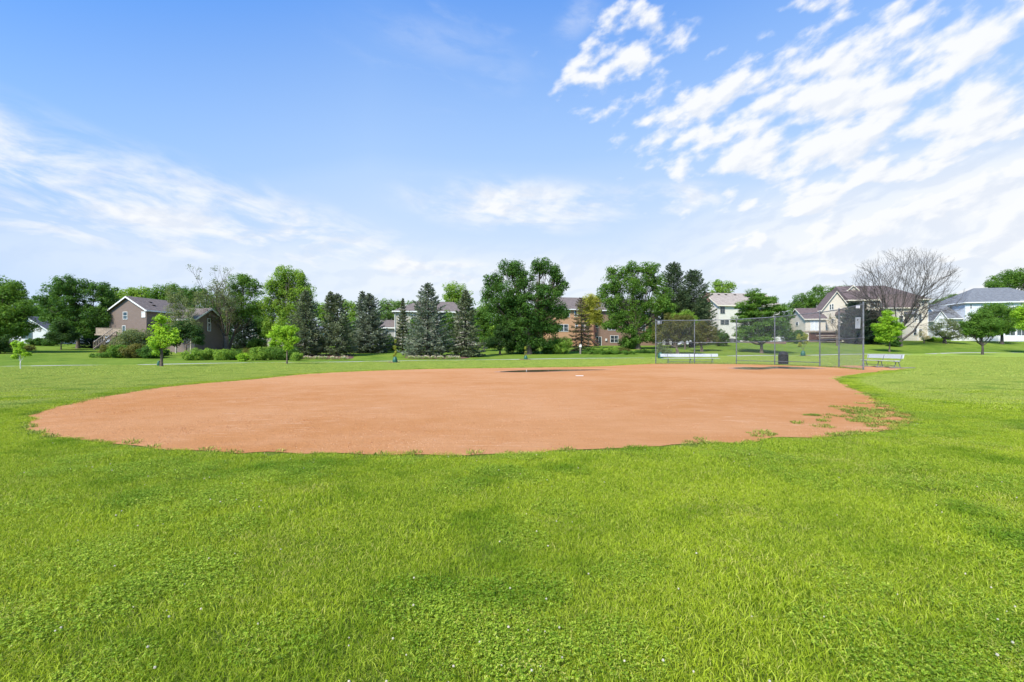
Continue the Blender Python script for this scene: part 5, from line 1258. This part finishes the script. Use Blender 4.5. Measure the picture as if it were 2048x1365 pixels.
# ------------------------------------------------------------------ grass, clover and weeds (real blades, instanced inside one object each)
def blade_patch(name, n, rad_, h0, h1, w0, w1, mat, seed, lean=.7, seg=2):
    r = np.random.default_rng(seed)
    rr = rad_ * np.sqrt(r.random(n)) * (.75 + .5 * r.random(n)); a = r.random(n) * 6.283
    p = np.stack([rr * np.cos(a), rr * np.sin(a), np.zeros(n)], 1)
    hh = h0 + (h1 - h0) * r.random(n) ** 1.3; ww = (w0 + (w1 - w0) * r.random(n))
    az_ = r.random(n) * 6.283; ln = lean * (.15 + r.random(n)); fa = r.random(n) * 6.283
    dirh = np.stack([np.cos(az_), np.sin(az_), np.zeros(n)], 1); sd_ = np.stack([np.cos(fa), np.sin(fa), np.zeros(n)], 1)
    mid_ = p + dirh * (hh * ln * .35)[:, None] + np.array([0, 0, 1]) * (hh * .55)[:, None]
    tip = p + dirh * (hh * ln)[:, None] + np.array([0, 0, 1]) * (hh * (1 - .25 * ln))[:, None]
    W_ = sd_ * ww[:, None] / 2
    V = np.stack([p - W_ * .8, p + W_ * .8, mid_ + W_, mid_ - W_, tip + W_ * .15, tip - W_ * .15], 1).reshape(-1, 3)
    b = np.arange(n)[:, None] * 6
    Fq = np.concatenate([b + np.array([0, 1, 2, 3]), b + np.array([3, 2, 4, 5])])
    me = np_mesh(name, V, Fq); me.materials.append(M[mat]); return me
def clover_patch(name, n, rad_, seed):
    r = np.random.default_rng(seed); V = []; Fq = []
    for i in range(n):
        a = r.random() * 6.283; q = rad_ * math.sqrt(r.random()) ; c = np.array([q * math.cos(a), q * math.sin(a), r.uniform(.012, .034)])
        t0 = r.random() * 6.283; s = r.uniform(.0022, .0046); tilt = r.normal(0, .3, 2)
        for k in range(3):
            t = t0 + k * 2.094; d = np.array([math.cos(t), math.sin(t), 0]); e = np.array([-d[1], d[0], 0])
            pts = [c, c + d * s * .8 + e * s * .75, c + d * s * 1.65, c + d * s * .8 - e * s * .75]
            b = len(V)
            for p in pts: p = p.copy(); p[2] += (p[0] - c[0]) * tilt[0] + (p[1] - c[1]) * tilt[1] + s * .15 * (np.linalg.norm(p[:2] - c[:2]) / s - .5); V.append(p)
            Fq.append([b, b + 1, b + 2, b + 3])
    me = np_mesh(name, np.array(V), np.array(Fq)); me.materials.append(M['clover']); return me
def hidden(name, meshes):
    out_ = []
    for i, m_ in enumerate(meshes): out_.append(bpy.data.objects.new(name, m_))
    return out_
def scatter(name, label, pts, kinds, protos, zrot=True, smin=.8, smax=1.2, seed=0):
    """one object of stuff: every kind of tuft instanced on its own points"""
    r = np.random.default_rng(seed); n = len(pts)
    me = bpy.data.meshes.new(name); me.vertices.add(n); me.vertices.foreach_set('co', pts.astype(np.float32).ravel())
    a = me.attributes.new('kind', 'INT', 'POINT'); a.data.foreach_set('value', kinds.astype(np.int32))
    a = me.attributes.new('rot', 'FLOAT_VECTOR', 'POINT'); rv = np.zeros((n, 3), np.float32); rv[:, 2] = r.random(n) * 6.283; a.data.foreach_set('vector', rv.ravel())
    a = me.attributes.new('siz', 'FLOAT', 'POINT'); a.data.foreach_set('value', r.uniform(smin, smax, n).astype(np.float32))
    me.update()
    o = link(name, me); tag(o, label, kind='stuff')
    ng = bpy.data.node_groups.new(name, 'GeometryNodeTree')
    ng.interface.new_socket(name='Geometry', in_out='INPUT', socket_type='NodeSocketGeometry')
    ng.interface.new_socket(name='Geometry', in_out='OUTPUT', socket_type='NodeSocketGeometry')
    gi = ng.nodes.new('NodeGroupInput'); go = ng.nodes.new('NodeGroupOutput'); L = ng.links.new
    def attr(nm, ty):
        q = ng.nodes.new('GeometryNodeInputNamedAttribute'); q.data_type = ty; q.inputs['Name'].default_value = nm
        return [s for s in q.outputs if s.enabled and s.name == 'Attribute'][0]
    join = ng.nodes.new('GeometryNodeJoinGeometry')
    kd, rt, sz = attr('kind', 'INT'), attr('rot', 'FLOAT_VECTOR'), attr('siz', 'FLOAT')
    e2r = ng.nodes.new('FunctionNodeEulerToRotation'); L(rt, e2r.inputs[0])
    for k, pr in enumerate(protos):
        oi = ng.nodes.new('GeometryNodeObjectInfo'); oi.inputs['Object'].default_value = pr
        cmp = ng.nodes.new('FunctionNodeCompare'); cmp.data_type = 'INT'; cmp.operation = 'EQUAL'
        ins = [s for s in cmp.inputs if s.enabled]; L(kd, ins[0]); ins[1].default_value = k
        ip = ng.nodes.new('GeometryNodeInstanceOnPoints')
        L(gi.outputs[0], ip.inputs['Points']); L(cmp.outputs[0], ip.inputs['Selection']); L(oi.outputs['Geometry'], ip.inputs['Instance'])
        L(e2r.outputs[0], ip.inputs['Rotation']); L(sz, ip.inputs['Scale']); L(ip.outputs[0], join.inputs[0])
    L(join.outputs[0], go.inputs[0])
    md = o.modifiers.new('scatter', 'NODES'); md.node_group = ng
    return o
def fbm(x, y, s, seed):
    r = np.random.default_rng(seed); v = np.zeros_like(x); amp = 1
    for o_ in range(4):
        for k in range(4):
            a, p = r.random() * 6.283, r.random() * 6.283
            v = v + amp * np.sin((x * math.cos(a) + y * math.sin(a)) * s * (1 + .35 * k) + p)
        s *= 2.1; amp *= .6
    return v / 4
def grid_pts(r0, r1, sp, seed, half=76):
    r = np.random.default_rng(seed); g = np.arange(-r1, r1 + sp, sp); X_, Y_ = np.meshgrid(g, g)
    X_ = X_.ravel() + r.uniform(-.5, .5, X_.size) * sp; Y_ = Y_.ravel() + r.uniform(-.5, .5, Y_.size) * sp
    q = np.hypot(X_, Y_); a = np.abs(np.degrees(np.arctan2(X_, Y_))); t = X_ * -.3215 + Y_ * .947
    k = (q >= r0) & (q < r1) & (a < half) & (t < 48.9)
    return X_[k], Y_[k]
shr = INF.mean(0)
CF = INF[::4]
def clear_of_dirt(X_, Y_, m_):
    ok = ~inside(X_, Y_, INF)
    if m_ > 0:
        for dx, dy in ((m_, 0), (-m_, 0), (0, m_), (0, -m_)): ok &= ~inside(X_ + dx, Y_ + dy, CF)
    return ok
protos = hidden('grass_tuft', [blade_patch('grass_tuft', 900, .19, .014, .036, .0016, .0030, 'blade', 1, 1.1), blade_patch('grass_tuft', 900, .19, .012, .032, .0018, .0034, 'blade', 2, 1.3),
    blade_patch('grass_tuft', 480, .18, .020, .052, .0026, .0046, 'blade', 3, .9), clover_patch('clover_tuft', 800, .19, 4),
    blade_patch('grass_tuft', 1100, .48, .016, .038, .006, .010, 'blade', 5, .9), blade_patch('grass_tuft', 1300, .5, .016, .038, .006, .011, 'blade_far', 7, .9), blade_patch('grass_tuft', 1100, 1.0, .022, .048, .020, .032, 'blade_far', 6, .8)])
PX, KK = [], []
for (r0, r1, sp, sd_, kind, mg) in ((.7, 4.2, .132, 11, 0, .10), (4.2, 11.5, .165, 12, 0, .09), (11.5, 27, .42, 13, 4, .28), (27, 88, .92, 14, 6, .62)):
    X_, Y_ = grid_pts(r0, r1, sp, sd_); ok = clear_of_dirt(X_, Y_, mg); X_, Y_ = X_[ok], Y_[ok]
    Z_ = terrain(X_, Y_) + .002
    if kind == 0:
        r = np.random.default_rng(sd_); f = fbm(X_, Y_, 1.5, 3) + r.normal(0, .42, len(X_)); g_ = fbm(X_, Y_, 2.3, 8) + r.normal(0, .35, len(X_))
        kk = np.where(r.random(len(X_)) < .5, 0, 1); kk = np.where(g_ > .75, 2, kk); kk = np.where(f > .75, 3, kk)
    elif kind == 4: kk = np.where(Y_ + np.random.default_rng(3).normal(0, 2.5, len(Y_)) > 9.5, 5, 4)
    else: kk = np.full(len(X_), kind)
    PX.append(np.stack([X_, Y_, Z_], 1)); KK.append(kk)
    if kind == 4:       # thin edge strip so the border of the dirt is not bare
        pass
    if kind == 0:
        cl = (kk == 3); extra = np.stack([X_, Y_, Z_], 1)[cl]; PX.append(extra + np.array([.05, .03, 0])); KK.append(np.zeros(len(extra), int))
# border of the infield: fine tufts set along its edge, wherever it runs
seg = INF[::2]; cen_ = INF.mean(0); nx = np.roll(seg, -1, 0) - seg; nrm_ = np.stack([nx[:, 1], -nx[:, 0]], 1); nrm_ /= np.maximum(np.linalg.norm(nrm_, axis=1, keepdims=True), 1e-6)
area2 = np.sum(INF[:, 0] * np.roll(INF[:, 1], -1) - np.roll(INF[:, 0], -1) * INF[:, 1]); sg = 1 if area2 > 0 else -1
r = np.random.default_rng(15)
for off in (.13, .30, .48):
    e = seg + nrm_ * sg * (off + r.uniform(-.04, .06, (len(seg), 1)))
    far = np.hypot(e[:, 0], e[:, 1]) > 10.5; e = e[far]
    bare = (e[:, 1] > 25.4) & (e[:, 0] > 12.2)           # worn dirt under the backstop and bench
    e = e[~bare]; PX.append(np.stack([e[:, 0], e[:, 1], terrain(e[:, 0], e[:, 1])], 1)); KK.append(np.full(len(e), 2))
scatter('grass', 'mown lawn grass mixed with clover all round the infield', np.concatenate(PX), np.concatenate(KK), protos, seed=21, smin=.66, smax=1.05)
# weeds creeping over the right end of the infield
r = np.random.default_rng(31)
tip_ = np.array(P2(1800, 838)); X_ = r.uniform(2, 8.5, 9000); Y_ = r.uniform(4.6, 9.5, 9000)
ins = inside(X_, Y_, INF)
de = np.min(np.hypot(X_[:, None] - INF[None, ::6, 0], Y_[:, None] - INF[None, ::6, 1]), axis=1)
f = fbm(X_, Y_, 4.0, 17); dt = np.hypot(X_ - tip_[0], Y_ - tip_[1])
keep = ins & ((f > .25 + .9 * de - 1.2 * np.clip(1 - dt / 2.6, 0, 1)) | (de < .06)) & (f > -.35) & ((de < .4) | (dt < 2.4)) & (r.random(9000) < .42)
near_edge = (INF[:, 1] < 30); e = INF[near_edge]; e = e + r.normal(0, .035, e.shape); e = e[r.random(len(e)) < .5]
Xw = np.concatenate([X_[keep], e[:, 0]]); Yw = np.concatenate([Y_[keep], e[:, 1]])
wp = hidden('weed_tuft', [blade_patch('weed_tuft', 46, .055, .012, .035, .004, .007, 'weed', 41, 1.3), blade_patch('weed_tuft', 26, .04, .01, .03, .004, .008, 'weed', 42, 1.5)])
scatter('weeds', 'sparse weeds creeping over the worn edge of the infield', np.stack([Xw, Yw, np.full(len(Xw), .008)], 1), r.integers(0, 2, len(Xw)), wp, seed=5, smin=.7, smax=1.5)
# longer weeds round the feet of the backstop
pts = []
for i in range(6):
    a, c = pw[i], pw[i + 1]; n = int((c - a).length * 9)
    for t_ in np.linspace(0, 1, n):
        q = a.lerp(c, t_); pts.append((q.x + r.normal(0, .07), q.y + r.normal(0, .06) + .03, gz(q.x, q.y)))
fp = hidden('fence_weed', [blade_patch('fence_weed', 60, .12, .03, .12, .008, .016, 'weed', 44, .9)])
scatter('fence_weeds', 'line of longer grass along the foot of the backstop', np.array(pts), np.zeros(len(pts)), fp, seed=6)
# clover blossoms
def blossoms():
    r = np.random.default_rng(51); n = 850
    q = .9 + 13 * r.random(n) ** 1.25; a = np.radians(r.uniform(-58, 58, n)); X_ = q * np.sin(a); Y_ = q * np.cos(a)
    f = fbm(X_, Y_, 1.5, 3) + r.normal(0, .35, n); ok = clear_of_dirt(X_, Y_, .1) & (f > .0); X_, Y_ = X_[ok], Y_[ok]
    V = []; Fc = []
    for x_, y_ in zip(X_, Y_):
        s = r.uniform(.0024, .0050); z_ = r.uniform(.024, .044); b = len(V)
        for k, (rr, zz_) in enumerate(((.55, -.75), (1.0, -.1), (.75, .6))):
            for j in range(6): t = j * 1.047 + k * .5; V.append((x_ + math.cos(t) * rr * s * r.uniform(.85, 1.15), y_ + math.sin(t) * rr * s * r.uniform(.85, 1.15), z_ + zz_ * s))
        V.append((x_, y_, z_ + s))
        for k in range(2):
            for j in range(6): Fc.append((b + k * 6 + j, b + k * 6 + (j + 1) % 6, b + (k + 1) * 6 + (j + 1) % 6, b + (k + 1) * 6 + j))
        for j in range(6): Fc.append((b + 12 + j, b + 12 + (j + 1) % 6, b + 18))
    me = bpy.data.meshes.new('clover_blossoms'); me.from_pydata(V, [], Fc); me.update()
    tag(link('clover_blossoms', me, M['flower']), 'tiny white clover blossoms scattered over the near lawn', kind='stuff')
blossoms()

# crumbs of dirt and pale grit lying on the near side of the infield
def crumb(name, seed, mat):
    r = np.random.default_rng(seed); V = []; Fc = []
    for i in range(7):
        c = np.array([r.uniform(-.12, .12), r.uniform(-.12, .12), 0]); s = r.uniform(.002, .0055); b = len(V)
        for j in range(5): t = j * 1.2566; V.append(c + np.array([math.cos(t) * s * r.uniform(.7, 1.2), math.sin(t) * s * r.uniform(.7, 1.2), -.001]))
        for j in range(5): t = j * 1.2566 + .4; V.append(c + np.array([math.cos(t) * s * .6, math.sin(t) * s * .6, s * r.uniform(.5, .9)]))
        Fc += [(b + j, b + (j + 1) % 5, b + 5 + (j + 1) % 5, b + 5 + j) for j in range(5)] + [tuple(b + 5 + j for j in range(5))]
    me = bpy.data.meshes.new(name); me.from_pydata([tuple(v) for v in V], [], Fc); me.update(); me.materials.append(M[mat]); return me
M['crumb_d'] = plain('dark_clod', (.33, .125, .045), .95, var=.3); M['crumb_l'] = plain('pale_grit', (.52, .30, .17), .95, var=.2)
r = np.random.default_rng(61); X_ = r.uniform(-11, 9, 60000); Y_ = 4.2 + 11 * r.random(60000) ** 1.6
ok = inside(X_, Y_, INF) & (fbm(X_, Y_, 1.1, 9) + r.normal(0, .5, 60000) > .35); X_, Y_ = X_[ok][:2600], Y_[ok][:2600]
de = np.min(np.hypot(X_[:, None] - INF[None, ::8, 0], Y_[:, None] - INF[None, ::8, 1]), axis=1)
kk = np.where(r.random(len(X_)) < .30 + .35 * (de < .6), 1, 0)
scatter('dirt_crumbs', 'small clods and pale grit on the near side of the infield dirt', np.stack([X_, Y_, np.full(len(X_), .0075)], 1), kk,
        hidden('dirt_crumb', [crumb('dirt_crumb', 71, 'crumb_d'), crumb('dirt_crumb', 72, 'crumb_l')]), seed=8, smin=.5, smax=1.25)
